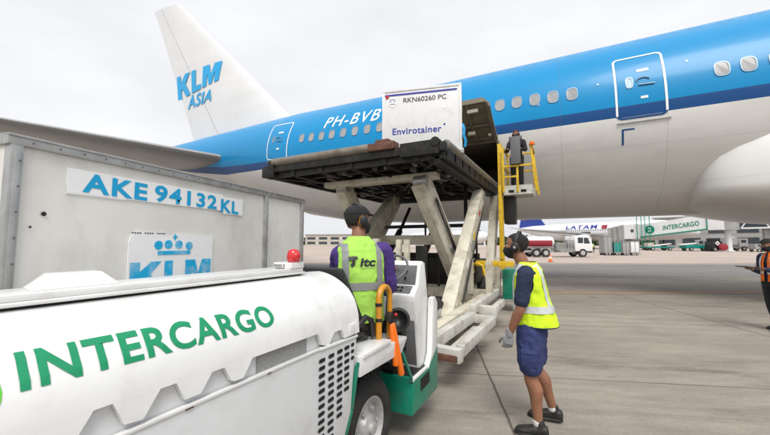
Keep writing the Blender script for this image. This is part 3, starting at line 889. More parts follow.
st = MB(); st.box(PX0 - .10, PX0 + .28, PY0 - .09, PY0 + .22, ZT - .28, ZT - .02); st.disc((PX0 + .2, PY0 - .1, ZT + .02), (0, 1, 0), [(.11, 0), (.11, .06), (.05, .08)], n=14)
st.build('corner_stop', M['steel_dark'], ld, bevel=0.012)

def arm(a, b, w=.20, h=.36):
    m = MB(); m.beam(a, b, w, h)
    o = m.build('scissor_arm', M['loader_cream'], ld, bevel=0.02)
    k = MB(); A, B = Vector(a), Vector(b); d = (B - A).normalized(); sx = Vector((1, 0, 0)); u = sx.cross(d)
    for i in range(1, 15):                 # bolt heads along the flange
        p = A.lerp(B, i / 15) + sx * (w / 2) + u * (h / 2 - .05)
        kb = MB(); kb.disc(p, (1, 0, 0), [(.022, -.01), (.022, .012)], n=6); kb.build('bolt', M['alu'], o)
    for q in (A, B, A.lerp(B, .5)):
        k.disc(q, (1, 0, 0), [(.12, -w / 2 - .02), (.12, w / 2 + .02)], n=16)
    k.build('pivot_pin', M['alu'], o, smooth=40)
    return o
arm((-2.68, 6.73, 2.96), (-2.13, 8.5, .12), .26, .44)
arm((-4.84, 6.95, 3.02), (-4.84, 9.6, .22), .26, .42)
arm((-1.84, 5.72, .25), (-2.06, 9.45, 2.95), .25, .44)
arm((-4.68, 5.72, .25), (-4.68, 9.45, 2.95), .25, .42)
arm((-1.92, 9.9, .5), (-1.92, 11.1, 3.05), .22, .36)
arm((-5.3, 8.1, .4), (-5.3, 10.9, 3.05), .20, .32)
for a, b_, dx in (((-1.84, 5.72, .25), (-2.06, 9.45, 2.95), .10), ((-2.68, 6.73, 2.96), (-2.13, 8.5, .12), .16)):
    A, B = Vector(a), Vector(b_); hb_ = MB()
    for k in range(3):
        off = Vector((dx + .05, .05 + .03 * k, -.16 + .04 * k))
        hb_.tube([A.lerp(B, t / 12) + off + Vector((0, .012 * math.sin(t * 2.1 + k), .015 * math.sin(t * 1.3 + k * 2))) for t in range(1, 12)], .012, n=6)
    hb_.build('arm_hose', M['black'], ld, smooth=80)
A, B = Vector((-1.84, 5.72, .25)), Vector((-2.06, 9.45, 2.95)); dA = (B - A).normalized(); c = A.lerp(B, .58) + Vector((.129, 0, 0)); up_ = Vector((1, 0, 0)).cross(dA)
for q, hh, mm in ((.58, .07, 'yellow'), (.36, .05, 'sticker'), (.80, .05, 'red_paint')):
    c = A.lerp(B, q) + Vector((.127, 0, 0)); db_ = MB()
    db_.hexa([c + dA * s + up_ * u * hh + Vector((w, 0, 0)) for w in (-.004, .004) for s, u in ((-.12, -1), (.12, -1), (.12, 1), (-.12, 1))])
    db_.build('warning_decal', M[mm], ld)
cb = MB(); cb.box(-5.3, -2.36, 6.78, 7.05, 3.02, 3.16); cb.build('cross_beam', M['loader_cream'], ld, bevel=0.015)
cb = MB(); cb.box(-5.28, -2.2, 8.45, 8.68, 1.60, 1.86); cb.build('cross_beam', M['loader_cream'], ld, bevel=0.02)
cb = MB(); cb.box(-5.2, -2.1, 10.1, 10.3, 2.95, 3.1); cb.build('cross_beam', M['steel_dark'], ld, bevel=0.02)
for x in (-4.35, -3.3):
    hc = MB(); hc.tube([(x, 7.6, .6), (x, 9.2, 2.0)], .09, n=12); hc.tube([(x, 9.2, 2.0), (x, 9.95, 2.75)], .05, n=12)
    hc.build('lift_cylinder', M['black'], ld, smooth=50)
for x, y, r_ in ((-2.95, 8.6, .035), (-2.42, 9.4, .05), (-3.5, 9.1, .03), (-2.25, 9.9, .03)):
    hc = MB(); hc.tube([(x, y, .5), (x, y, 3.2)], r_, n=10); hc.build('guide_post', M['steel_dark'], ld, smooth=50)
hc = MB(); hc.box(-5.2, -2.2, 9.55, 9.65, 2.1, 2.2); hc.box(-5.2, -2.2, 9.95, 10.05, 1.2, 1.35); hc.build('rear_frame', M['steel_dark'], ld)
# chassis
cs = MB()
for x in (-1.62, -5.85): cs.box(x - .09, x + .09, 4.45, 11.2, .32, .53)
for y in (4.7, 6.4, 8.4, 10.9): cs.box(-5.75, -1.72, y - .12, y + .12, .32, .54)
cs.build('chassis', M['loader_cream'], ld, bevel=0.02)
of = MB()
of.beam((-1.46, 4.05, .45), (-1.40, 5.75, .45), .12, .15)
of.beam((-1.10, 3.90, .43), (-1.06, 5.65, .43), .10, .13); of.beam((-1.54, 3.86, .41), (-1.05, 3.80, .41), .12, .15); of.beam((-1.42, 5.7, .43), (-1.02, 5.66, .43), .10, .13)
of.box(-1.36, -1.14, 4.0, 5.6, .30, .33)
of.build('side_fender', M['loader_white'], ld, bevel=0.02)
of = MB(); of.beam((-1.5, 6.1, .48), (-1.5, 8.6, .48), .12, .16); of.box(-1.5, -1.14, 6.45, 6.62, .32, .5); of.box(-1.26, -1.145, 6.63, 7.5, .36, .495)
of.build('step_bracket', M['loader_white'], ld, bevel=0.02)
rc = MB(); rc.box(-1.50, -1.08, 3.735, 3.80, .345, .42); rc.build('bumper', M['rust'], ld, bevel=0.015)
eb = MB(); eb.box(-4.9, -2.85, 9.2, 10.6, .5, 1.2)
eb.box(-2.32, -2.05, 9.0, 10.4, .6, 1.2)
engine = eb.build('engine_block', M['steel_dark'], ld, bevel=0.03)
hs_ = MB()
for k in range(5):
    hs_.tube([(-2.3 + .07 * math.sin(i + k), 8.6 + .12 * k, .6 + .1 * i) for i in range(8)], .025, n=6)
hs_.build('engine_hose', M['black'], engine, smooth=80)
yh = MB(); yh.tube([(-1.98, 8.3, .95), (-1.98, 8.2, 1.12), (-1.85, 8.15, 1.18), (-1.72, 8.15, 1.12), (-1.68, 8.15, .9)], .035, n=8)
yh.build('yellow_hose', M['yellow'], ld, smooth=80)
for x, y, z0, z1, w in ((-1.52, 7.85, .5, 1.25, .07), (-1.50, 8.8, .5, 1.3, .06), (-2.78, 6.2, .5, 1.72, .05), (-2.95, 6.2, .5, 1.72, .05), (-3.7, 6.6, .5, 1.75, .07), (-1.95, 7.9, .5, 1.3, .06)):
    pb = MB(); pb.box(x - w, x + w, y - w, y + w, z0, z1); pb.build('frame_post', M['loader_cream'], ld, bevel=0.01)
dp = MB(); dp.box(-2.72, -2.5, 6.5, 6.6, .55, 1.6)
dp.build('valve_panel', M['steel_dark'], ld, bevel=0.01)
tk = MB(); tk.box(-1.38, -1.02, 8.7, 9.25, .3, 1.02); tk.build('green_tank', M['tug_green'], ld, bevel=0.04)
yb = MB(); yb.beam((-1.95, 8.5, 1.16), (-1.08, 8.5, 1.16), .06, .13); yb.build('yellow_bar', M['yellow'], ld, bevel=0.008)
for y in (5.6, 9.9):
    for x in (-2.05, -5.4):
        wl = MB(); wl.disc((x, y, .36), (1, 0, 0), [(.2, -.14), (.33, -.14), (.36, -.1), (.36, .1), (.33, .14), (.2, .14)], n=28)
        w_ = wl.build('wheel', M['rubber'], ld, smooth=40)
        ri = MB(); ri.disc((x, y, .36), (1, 0, 0), [(.19, -.13), (.19, .145), (.08, .16), (.0, .16)], n=20); ri.build('rim', M['rim'], w_, smooth=40)
# mast and operator cage
ms = MB(); ms.box(-1.67, -1.55, 10.22, 10.34, .9, 4.55); ms.box(-1.66, -1.56, 10.12, 10.22, 1.2, 3.3)
ms.build('lift_mast', M['yellow'], ld, bevel=0.01)
dk2 = MB(); dk2.box(-1.56, -1.25, 10.4, 10.9, 2.2, 3.05); dk2.build('cable_box', M['black'], ld, bevel=0.04)
CX0, CX1, CY0, CY1, CZ = -1.50, -0.74, 10.1, 11.0, 3.27
tr = MB(); tr.box(CX0, CX1, CY0, CY1, CZ - .26, CZ - .0); tr.box(CX0 + .14, CX0 + .28, CY0 - .012, CY0 - .002, CZ - .2, CZ - .13, M['dark_slot']) ; tr.box(CX1 - .3, CX1 - .16, CY0 - .012, CY0 - .002, CZ - .2, CZ - .13, M['dark_slot'])
tr.mats = [M['dark_slot'], M['loader_white']]; tr.mi = [1] * 6 + [0] * 12
tray = tr.build('cage_floor', None, ld)
cg = MB()
for x, y in ((CX0, CY0), (CX1, CY0), (CX0, CY1), (CX1, CY1), ((CX0 + CX1) / 2, CY0)):
    top = 4.38 if x != (CX0 + CX1) / 2 else 3.82
    lean = .10 if x == CX1 else 0
    cg.beam((x + lean, y, CZ - .2), (x - lean * .2, y, top), .055, .055)
for z in (3.82, 4.36):
    for (a, b) in (((CX1, CY0), (CX1, CY1)), ((CX0, CY1), (CX1, CY1)), ((CX0, CY0), (CX0, CY1))):
        cg.beam((*a, z), (*b, z), .05, .05)
cg.beam((CX0, CY0, 3.82), (CX1, CY0, 3.82), .05, .05)
cg.beam((CX0, CY0, 3.52), ((CX0 + CX1) / 2, CY0, 3.52), .05, .05)
cg.beam((CX1 + .05, CY0, 3.3), (CX1 - .02, CY1, 4.3), .05, .05)
cg.build('cage_rail', M['yellow'], ld, bevel=0.006)
ct = MB(); ct.box(-1.28, -1.02, CY0 - .10, CY0 - .03, 3.86, 4.62); ct.box(-1.32, -0.98, CY0 - .06, CY0 + .1, 4.55, 4.66)
ct.build('control_box', M['console_grey'], ld, bevel=0.015)
ol = MB(); ol.ball((CX1 + .02, CY0 - .02, 4.42), .06, .06, .045); ol.disc((CX1 + .02, CY0 - .02, 4.36), (0, 0, 1), [(.08, 0), (.08, .03)], n=14)
ol.build('warning_lamp', M['wand'], ld, smooth=60)

# ------------------------------------------------------------------ cool container on the loader
cc = thing('cool_container', (-3.42, 6.42, ZT - .01), 'white air cargo container with blue and navy print raised on the loader platform', 'cargo container', rz=R(14.2), local=True)
W, D, H_ = 1.64, 1.52, 1.475
b = MB(); b.box(0, W, 0, D, .10, H_)
body = b.build('body', M['cool_white'], cc, bevel=0.02)
b = MB()
for x in (0, W): b.box(x - .03, x + .03, -.012, .05, .1, H_ + .01)
b.box(-.03, W + .03, -.014, .05, H_ - .035, H_ + .015); b.box(-.03, W + .03, D - .05, D + .01, H_ - .035, H_ + .015)
for x in (-.03, W - .02): b.box(x, x + .05, .05, D, H_ - .03, H_ + .015)
b.build('edge_frame', M['cool_white'], cc, bevel=0.006)
b = MB(); b.box(-.06, W + .06, -.04, D + .04, 0, .10); b.build('base', M['alu'], cc, bevel=0.01)
b = MB(); b.box(.03, W - .06, -.006, -.001, H_ - .125, H_ - .085); b.build('navy_stripe', M['cool_navy'], body)
b = MB(); b.box(.05, .12, -.008, -.001, H_ - .18, H_ - .10); b.build('corner_decal', M['red_paint'], body)
sh = [(0.10, H_ - .17), (.30, H_ - .155), (.30, H_ - .32), (.20, H_ - .39), (.10, H_ - .32)]
b = MB(); b.prism(sh, lambda u, v: (u, -.001, v), lambda u, v: (u, -.007, v)); b.build('badge', M['sticker'], body)
b = MB()
for (x, z, w) in ((.13, H_ - .2, .14), (.13, H_ - .24, .05), (.22, H_ - .24, .05), (.14, H_ - .3, .12)):
    b.box(x, x + w, -.010, -.0072, z - .012, z)
b.build('badge_print', M['cool_navy'], body)
letters('container_number', 'RKN60260 PC', M['print_black'], lambda u, v: (.44 + .92 * u, -.004, H_ - .295 + .105 * v + .0 * u), cc, bold=.012)
letters('container_lettering', 'Envirotainer', M['cool_navy'], lambda u, v: (.20 + 1.05 * u, -.004, .485 + .145 * v), cc, bold=.022, space=1.08)
b = MB(); b.disc((1.31, -.001, .64), (0, -1, 0), [(.022, 0), (.022, .003), (.014, .003), (.014, 0)], n=18); b.build('trademark_ring', M['cool_navy'], body)
b = MB(); b.disc((1.31, -.001, H_ - .47), (0, -1, 0), [(.035, 0), (.035, .004)], n=18); b.build('small_decal', M['sticker'], body)
b = MB(); b.ball((.98, .3, H_ + .03), .05, .05, .03); b.disc((.98, .3, H_), (0, 0, 1), [(.06, 0), (.06, .02)]); b.build('lifting_eye', M['black'], cc, smooth=60)
b = MB()
pts = [(W + .04, .02, .62), (W + .07, -.03, .5), (W + .06, -.05, .36), (W + .10, -.04, .25), (W + .08, -.02, .12)]
for p, q in zip(pts, pts[1:]): b.beam(p, q, .012, .05, up=(1, 0, 0))
b.build('strap', M['strap_blue'], cc)
b = MB(); b.box(-.045, -.025, .1, .2, .1, .9); b.build('hinge_strip', M['strap_blue'], cc)

# ------------------------------------------------------------------ grubby container on its dolly, left
UROT = math.atan2(3.182 - .582, -2.806 + 2.352)
ul = thing('freight_container', (-2.352, .582, .60), 'grubby grey container with stickers and pale blue lettering behind the white tractor', 'freight container', rz=UROT, local=True)
LN, UD, UH = 2.64, 1.53, 1.56
sec_ = [(0, .02), (2.0, .02), (LN, .42), (LN, UH), (0, UH)]
b = MB(); b.prism(sec_, lambda u, v: (u, .004, v), lambda u, v: (u, UD - .004, v))
shell = b.build('side_sheet', M['uld_sheet'], ul)
for x, w in ((0.022, .05), (1.93, .05), (LN - .03, .06)):
    b = MB(); b.box(x - w / 2, x + w / 2, -.018, .03, .02 if x < 2.2 else .42, UH - .03); b.box(x - w / 2 + .012, x + w / 2 - .012, -.024, -.017, .05 if x < 2.2 else .45, UH - .06)
    b.build('corner_post' if x != 1.93 else 'middle_post', M['alu'], ul, bevel=0.004)
for y in (-.02, UD - .03):
    b = MB(); b.box(-.015, LN + .01, y, y + .05, UH - .035, UH + .02); b.box(-.015, LN + .01, y - .008, y + .058, UH + .005, UH + .018)
    b.build('top_rail', M['alu'], ul, bevel=0.005)
for x in (-.015, LN - .03):
    b = MB(); b.box(x, x + .045, .03, UD - .03, UH - .035, UH + .02); b.build('top_rail', M['alu'], ul, bevel=0.005)
b = MB(); b.box(-.02, 2.02, -.02, UD + .02, 0, .055); b.build('base_rail', M['alu'], ul, bevel=0.005)
b = MB(); b.box(0, .07, UD - .05, UD + .01, .05, UH - .03); b.box(LN - .06, LN, UD - .05, UD + .01, .42, UH - .03); b.build('corner_post', M['alu'], ul, bevel=0.004)
def rivet(p):
    k_ = MB(); k_.disc(p, (0, -1, 0), [(.006, 0), (.0045, .004)], n=8); k_.build('rivet', M['console_grey'], shell)
for i in range(24): rivet((.08 + i * .112, -.019, UH - .012))
for x in (.02, 1.93, LN - .03):
    for i in range(9): rivet((x + .012, -.024, .45 + i * .125))
b = MB(); b.box(.24, 1.36, -.004, .004, 1.325, 1.462); b.box(1.361, 1.60, -.003, .004, 1.300, 1.445); b.box(.24, .56, -.0025, .004, 1.318, 1.37); b.build('number_sticker', M['sticker'], shell)
for w_, s0, s1, z0 in (('AKE', .312, .690, 1.338), ('94132', .742, 1.290, 1.337), ('KL', 1.335, 1.545, 1.314)):
    letters('container_number', w_, M['label_blue'], lambda u, v: (s0 + (s1 - s0) * u, -.006, z0 - .008 * u + .112 * v), ul, bold=.034, space=1.16)
b = MB()
for i in range(14):
    if i not in (4, 9): b.box(.60 + i * .017, .611 + i * .017, -.008, -.0062, 1.112, 1.119)
b.build('small_print', M['print_black'], shell)
st_o = [(.585, .60), (.585, 1.06), (.60, 1.10), (.64, 1.125), (.78, 1.115), (.83, 1.12), (.86, 1.095), (.90, 1.10), (.93, 1.118), (1.262, 1.095), (1.262, .60)]
b = MB(); b.prism(st_o, lambda u, v: (u, -.006, v), lambda u, v: (u, .002, v)); stk = b.build('logo_sticker', M['sticker'], shell)
b = MB()
for cx, cz in ((.787, 1.035), (.862, 1.04), (.946, 1.038), (1.034, 1.030)):
    b.disc((cx, -.0065, cz), (0, -1, 0), [(.031, 0), (.031, .002)], n=20)
b.box(.782, 1.046, -.009, -.0065, .968, .995); b.box(.906, .918, -.009, -.0065, 1.072, 1.115); b.box(.894, .930, -.0092, -.0066, 1.089, 1.100)
b.build('crown_mark', M['sticker_blue'], stk)
block_letters('logo_lettering', M['sticker_blue'], lambda u, v: (.60 + .645 * u, -.008, .735 + .19 * v), ul)
b = MB(); b.disc((.15, -.002, 1.20), (0, -1, 0), [(.012, 0), (.009, .003)], n=9); b.disc((.10, -.002, 1.13), (0, -1, 0), [(.006, 0), (.004, .003)], n=7); b.build('tar_spot', M['steel_dark'], shell)

dl = thing('container_dolly', (-2.352, .582, 0), 'low steel dolly carrying the grubby grey container', 'dolly', rz=UROT, local=True)
b = MB(); b.box(-.1, 2.1, -.05, UD + .05, .46, .54); b.box(-.1, 2.1, .02, .12, .36, .46); b.box(-.1, 2.1, UD - .12, UD - .02, .36, .46)
for i in range(9): b.tube([(.05 + i * .24, 0, .57), (.05 + i * .24, UD, .57)], .028, n=8)
b.build('deck', M['alu'], dl)
for x in (.25, 1.75):
    for y in (.15, UD - .15):
        b = MB(); b.disc((x, y, .2), (0, 1, 0), [(.1, -.05), (.19, -.05), (.2, -.03), (.2, .03), (.19, .05), (.1, .05)], n=22); w_ = b.build('wheel', M['rubber'], dl, smooth=40)
        b = MB(); b.disc((x, y, .2), (0, 1, 0), [(.11, -.055), (.11, .055)], n=16); b.box(x - .04, x + .04, y - .07, y - .056, .18, .37); b.build('rim', M['rim'], w_)
b = MB(); b.tube([(2.1, UD / 2, .4), (2.9, UD / 2, .32)], .035, n=8); b.build('drawbar', M['yellow'], dl)
# ------------------------------------------------------------------ white tractor in the foreground
tg = thing('tow_tractor', (-1.75, 1.3, 0), 'white and green airport tow tractor with big green lettering along its hood', 'tow tractor')
XR, XL = -1.15, -2.10                      # right and left flank
Y0, Y1 = -0.75, 1.84
PROF = [(1.085, -1.150), (1.16, -1.150), (1.21, -1.158), (1.26, -1.170), (1.31, -1.192), (1.36, -1.232), (1.40, -1.285), (1.43, -1.345), (1.452, -1.405), (1.462, -1.47)]
def flank(z):
    for a, b_ in zip(PROF, PROF[1:]):
        if a[0] <= z <= b_[0]:
            return a[1] + (b_[1] - a[1]) * (z - a[0]) / (b_[0] - a[0])
    return PROF[0][1] if z < PROF[0][0] else PROF[-1][1]
XM = (XR + XL) / 2
# hood skin with scalloped lower edge (seen as raised tabs over the recessed panel)
NOTCH = [(-.42, -.10), (.02, .19), (.44, .56), (.615, .74), (.795, .92), (.975, 1.47), (1.535, 1.68)]
def lower(y):
    """Height of the hood's cut lower edge at y."""
    for i, (a, c) in enumerate(NOTCH):
        if a <= y <= c:
            top = 1.206 - .006 * i; base = 1.124
            if i == 5: top, base = 1.180, 1.116
            if i == 6: top, base = 1.157, 1.10
            s1, s2 = .045, .03
            if y < a + s1: return base + (top - base) * (y - a) / s1
            if y > c - s2: return base + (top - base) * (c - y) / s2
            return top
    return 1.118 if y < 1.48 else 1.10
ys = sorted({round(Y0 + (Y1 - Y0) * i / 40, 4) for i in range(41)} | {q for a, c in NOTCH for q in (a, a + .045, c - .03, c)} | {Y1 - .004})
zs = [None, 1.205, 1.24, 1.27, 1.30, 1.33, 1.36, 1.385, 1.41, 1.43, 1.445, 1.455, 1.462]
hd = MB(); rows_ = []
for y in ys:
    r_ = []
    for z in zs:
        zz = lower(y) if z is None else z
        r_.append(Vector((flank(zz), y, zz)))
    r_ += [Vector((-1.56, y, 1.455)), Vector((XM, y, 1.445))]
    r_ += [Vector((2 * XM - p.x, p.y, p.z)) for p in r_[::-1][1:-1]] + [Vector((XL, y, 1.10))]
    rows_.append(r_)
hd.rings(rows_, cap=False, closed=False)
# thickness of the lower edge and the front closing panel
inner = [[Vector((p.x - .022, p.y, p.z)) for p in (r_[0], r_[1])] for r_ in rows_]
hd.rings([[r_[0] for r_ in rows_], [i_[0] for i_ in inner]], cap=False, closed=False)
fr_ = [Vector(p) for p in rows_[-1]]
hd.add(fr_, [tuple(range(len(fr_)))])
hood = hd.build('hood', M['tug_white'], tg, smooth=32)
bk = MB(); r0 = [Vector(p) for p in rows_[0]]; bk.add(r0, [tuple(range(len(r0)))]); bk.build('rear_panel', M['tug_white'], hood)
# recessed body side under the hood
bd = MB()
side = [(Y0, .34), (1.50, .34), (1.70, .55), (1.765, .66), (1.80, .93), (1.825, 1.25), (Y0, 1.25)]
bd.prism(side, lambda u, v: (XR - .026, u, v), lambda u, v: (XL + .02, u, v))
bd.build('body', M['tug_panel'], tg, bevel=0.004)
sk = MB()
side = [(Y0, .36), (1.50, .36), (1.692, .55), (1.755, .66), (1.79, .93), (1.815, 1.082), (1.815, 1.088), (Y0, 1.096)]
sk.prism(side, lambda u, v: (XR - .003, u, v), lambda u, v: (XR - .0265, u, v))
skirt = sk.build('side_panel', M['tug_panel'], tg, bevel=0.006)
lp = MB(); lp.box(XR - .02, XR + .002, Y0, 1.46, 1.090, 1.102); lp.beam((XR - .006, 1.46, 1.096), (XR - .006, 1.82, 1.082), .02, .014)
lp.build('panel_lip', M['tug_white'], tg, bevel=0.003)
gm = MB(); gm.box(XR - .024, XR - .018, 1.06, 1.37, 1.10, 1.19); gm.build('grille_mesh', M['mesh_grey'], tg)
# louvre slots
def slot(y, z, w, h):
    o = []
    for cx, s0 in ((w - h, -90), (-(w - h), 90)):
        for i in range(6):
            a = R(s0 + 36 * i); o.append((y + cx + h * math.cos(a), z + h * math.sin(a)))
    sl = MB(); sl.add([(XR + .0005, p[0], p[1]) for p in o], [tuple(range(12))]); sl.build('louvre_slot', M['dark_slot'], skirt)
for c_, (yy, n0) in enumerate(((1.475, 12), (1.555, 12), (1.635, 10), (1.705, 7), (1.765, 3))):
    for r_ in range(n0):
        slot(yy, 1.035 - .0385 * r_ + (.002 * c_), .027 if c_ < 4 else .018, .0105)
# rain streaks of rust under the lip, bolts
rt = MB()
for y, w in ((.74, .03), (1.10, .02)): rt.box(XR + .002, XR + .003, y, y + w, 1.088, 1.093)
rt.build('rust_chip', M['rust'], skirt)
# lid with overhang, vent hump, beacon
ld_ = MB(); ld_.box(-1.62, -1.425, Y0, 1.63, 1.478, 1.500); ld_.box(-1.62, -1.41, Y0, 1.635, 1.4645, 1.478)
lid = ld_.build('hood_lid', M['tug_white'], tg, bevel=0.006)
gp = MB(); gp.box(-1.60, -1.425, Y0 + .02, 1.61, 1.45, 1.4645); gp.build('lid_gap_shade', M['dark_slot'], lid)  # near-black strip stands in for the shade in the lid gap
vh = MB(); vh.hexa([(-1.615, .455, 1.500), (-1.47, .435, 1.500), (-1.47, .68, 1.500), (-1.615, .69, 1.500), (-1.59, .50, 1.548), (-1.50, .49, 1.548), (-1.50, .63, 1.548), (-1.59, .64, 1.548)])
vh.build('air_vent', M['tug_white'], lid, bevel=0.005)
bb = MB(); bb.box(-1.56, -1.42, 1.52, 1.63, 1.500, 1.535); bb.box(-1.545, -1.47, 1.50, 1.52, 1.505, 1.530, M['mesh_grey']); 
bb.mats = [M['tug_white'], M['mesh_grey']]; bb.mi = [0] * 6 + [1] * 6
bs = bb.build('beacon_base', None, lid, bevel=0.004)
be = MB(); be.disc((-1.455, 1.575, 1.535), (0, 0, 1), [(.032, 0), (.038, .01), (.040, .03), (.038, .055), (.028, .073), (.010, .080), (.0, .081)], n=20)
be.disc((-1.415, 1.565, 1.573), (1, -.3, 0), [(.022, 0), (.018, .006), (.008, .008)], n=14)
be.build('beacon', M['red'], tg, smooth=60)
# lettering wraps the curved flank
def on_flank(u, v):
    z = 1.290 - .010 * u + .083 * v
    return Vector((flank(z) + .0025, .345 + .825 * u, z))
letters('hood_lettering', 'INTERCARGO', M['green_letter'], on_flank, tg, bold=.028, cuts_u=0, cuts_v=12, space=1.10)
lg = MB(); o = []
pts2 = [(.305 - .13 * (1 - abs(math.sin(PI * i / 20)) * 0) * (1 - math.cos(PI * i / 20)) / 1, 1.0) for i in range(2)]
vs_ = []; fs_ = []
for i in range(25):
    a = 2 * PI * i / 24
    for k in (1.0, .55):
        y = .243 + .072 * k * math.cos(a); z = 1.30 + .072 * k * math.sin(a)
        vs_.append((flank(z) + .002, y, z))
for i in range(24): fs_.append((2 * i, 2 * i + 2, 2 * i + 3, 2 * i + 1))
lg.add(vs_, fs_); lg.build('round_logo', M['bright_green'], hood)
# seam at the hood's front edge
se = MB(); se.beam((XR + .001, 1.80, 1.095), (XR + .001, 1.80, 1.19), .004, .006); se.box(XR - .02, XR + .002, 1.73, 1.80, 1.10, 1.165)
se.build('hood_tab', M['tug_white'], tg, bevel=.003)

# seat and cab floor
s_ = MB(); s_.box(-1.80, -1.32, 2.02, 2.48, 1.00, 1.08)
seat = s_.build('seat', M['black'], tg, bevel=0.03)
s_ = MB(); s_.hexa([(-1.74, 1.92, 1.05), (-1.24, 2.06, 1.05), (-1.27, 2.15, 1.05), (-1.77, 2.01, 1.05), (-1.72, 1.875, 1.485), (-1.38, 1.97, 1.475), (-1.41, 2.05, 1.475), (-1.75, 1.955, 1.485)])
s_.build('backrest', M['black'], tg, bevel=0.04)
s_ = MB(); s_.box(-1.74, -1.38, 2.0, 2.44, .86, 1.0); s_.build('seat_base', M['black'], tg, bevel=0.01)
fd = MB()
fd.prism([(1.85, .82), (2.46, .80), (2.56, .885), (2.56, .905), (1.85, .945)], lambda u, v: (XR, u, v), lambda u, v: (XL, u, v))
fd.box(-1.45, XR + .012, 1.88, 2.26, .925, .955)
fd.build('fender', M['tug_white'], tg, bevel=0.008)
fl = MB(); fl.box(XL, XR - .03, 2.74, 3.2, .49, .528); fl.box(XL, XR - .3, 2.46, 2.50, .47, .80)
fl.build('cab_floor', M['black'], tg, bevel=0.004)
# green frame round the wheel arch
gf = MB()
path = [(1.52, .335), (1.715, .55), (1.775, .66), (1.835, .90), (2.455, .845), (2.70, .50)]
for a, b_ in zip(path, path[1:]):
    gf.beam((XR - .012, *a), (XR - .012, *b_), .028, .016, up=(1, 0, 0))
gf.box(XR - .045, XR - .002, Y0, 1.52, .26, .345)
gf.box(XL, XR - .05, 1.72, 2.62, .80, .83)
gf.build('wheel_arch_trim', M['tug_green'], tg, bevel=0.004)
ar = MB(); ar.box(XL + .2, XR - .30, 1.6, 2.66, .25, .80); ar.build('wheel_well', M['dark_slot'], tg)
# front bumper block with the step pocket
fb_ = MB()
prof_ = [(2.66, .24), (3.27, .24), (3.30, .30), (3.30, .66), (3.06, .52), (2.70, .52)]
fb_.prism(prof_, lambda u, v: (XR, u, v), lambda u, v: (XL, u, v))
blk = fb_.build('bumper_block', M['tug_green'], tg, bevel=0.012)
pk = MB(); pk.hexa([(XR - .08, 2.84, .37), (XR + .002, 2.84, .37), (XR + .002, 3.06, .38), (XR - .08, 3.06, .38), (XR - .08, 2.84, .475), (XR + .002, 2.84, .475), (XR + .002, 3.06, .485), (XR - .08, 3.06, .485)])
pk.build('step_pocket', M['dark_slot'], blk)
fs_ = MB()
fs_.beam((XR - .015, 2.68, .515), (XR - .015, 3.06, .515), .03, .028); fs_.prism([(3.02, .50), (3.28, .645), (3.30, 1.06), (3.23, 1.13), (3.17, 1.12), (3.12, .62)], lambda u, v: (XR + .004, u, v), lambda u, v: (XR - .05, u, v))
fs_.build('front_post', M['tug_white'], tg, bevel=0.008)
ff = MB(); ff.box(XL, XR - .05, 3.22, 3.30, .60, 1.05); ff.build('front_panel', M['tug_white'], tg, bevel=0.01)
# console
cn = MB(); CXR, CXL = -1.205, -2.0
cprof = [(2.95, .50), (2.90, .92), (2.84, 1.12), (2.84, 1.18), (2.94, 1.26), (3.0, 1.45), (3.05, 1.48), (3.11, 1.46), (3.22, .95), (3.22, .50)]
cn.prism(cprof, lambda u, v: (CXR, u, v), lambda u, v: (CXL, u, v))
con = cn.build('console', M['tug_white'], tg, bevel=0.012)
def face(a, b_, x0, x1, t0, t1, off):
    A = Vector((0, *a)); B = Vector((0, *b_)); n = Vector((0, -(b_[1] - a[1]), (b_[0] - a[0]))).normalized()
    return [Vector((x, 0, 0)) + A.lerp(B, t) + n * off for x, t in ((x0, t0), (x1, t0), (x1, t1), (x0, t1))], n
def plate(name, a, b_, x0, x1, t0, t1, h, m, parent):
    lo, n = face(a, b_, x0, x1, t0, t1, 0.0005); hi = [p + n * h for p in lo]
    k = MB(); k.hexa(lo + hi); return k.build(name, m, parent, bevel=min(.003, h / 3)), n
ip, n1 = plate('instrument_panel', (2.94, 1.26), (3.0, 1.45), CXL + .03, CXR - .03, .04, .94, .006, M['console_grey'], con)
sp_, n2 = plate('switch_panel', (2.84, 1.18), (2.94, 1.26), -1.52, CXR - .05, .18, .9, .006, M['console_grey'], con)
pd, n3 = plate('pedal_recess', (2.944, .55), (2.888, .96), CXL + .05, CXR - .02, .0, .98, .004, M['console_grey'], con)
ga = MB(); gr = MB()
A = Vector((0, 2.94, 1.26)); B = Vector((0, 3.0, 1.45))
for x, t, r_ in ((-1.34, .30, .022), (-1.34, .72, .020), (-1.42, .28, .020), (-1.50, .30, .026), (-1.60, .5, .04), (-1.72, .5, .04), (-1.42, .72, .012), (-1.56, .8, .012)):
    c = A.lerp(B, t) + Vector((x, 0, 0)) + n1 * .006
    gr.disc(c, n1, [(r_, 0), (r_, .008), (r_ * .82, .008), (r_ * .82, .003)], n=18); ga.disc(c, n1, [(r_ * .83, .001), (r_ * .83, .005)], n=18)
gr.build('gauge_ring', M['gauge_ring'], ip, smooth=40); ga.build('gauge', M['gauge'], ip)
kn = MB()
for x, t in ((-1.46, .72), (-1.52, .70)):
    kn.disc(A.lerp(B, t) + Vector((x, 0, 0)) + n1 * .006, n1, [(.010, 0), (.016, .012), (.014, .022), (0, .024)], n=12)
kn.build('stop_button', M['red_paint'], ip, smooth=40)
sw = MB(); A2 = Vector((0, 2.84, 1.18)); B2 = Vector((0, 2.94, 1.26))
for x in (-1.35, -1.39, -1.43, -1.47):
    for t in (.38, .68):
        c = A2.lerp(B2, t) + Vector((x, 0, 0)) + n2 * .006; sw.box(c.x - .012, c.x + .012, c.y - .015, c.y + .015, c.z - .003, c.z + .008)
sw.build('rocker_switch', M['gauge'], sp_, bevel=.002)
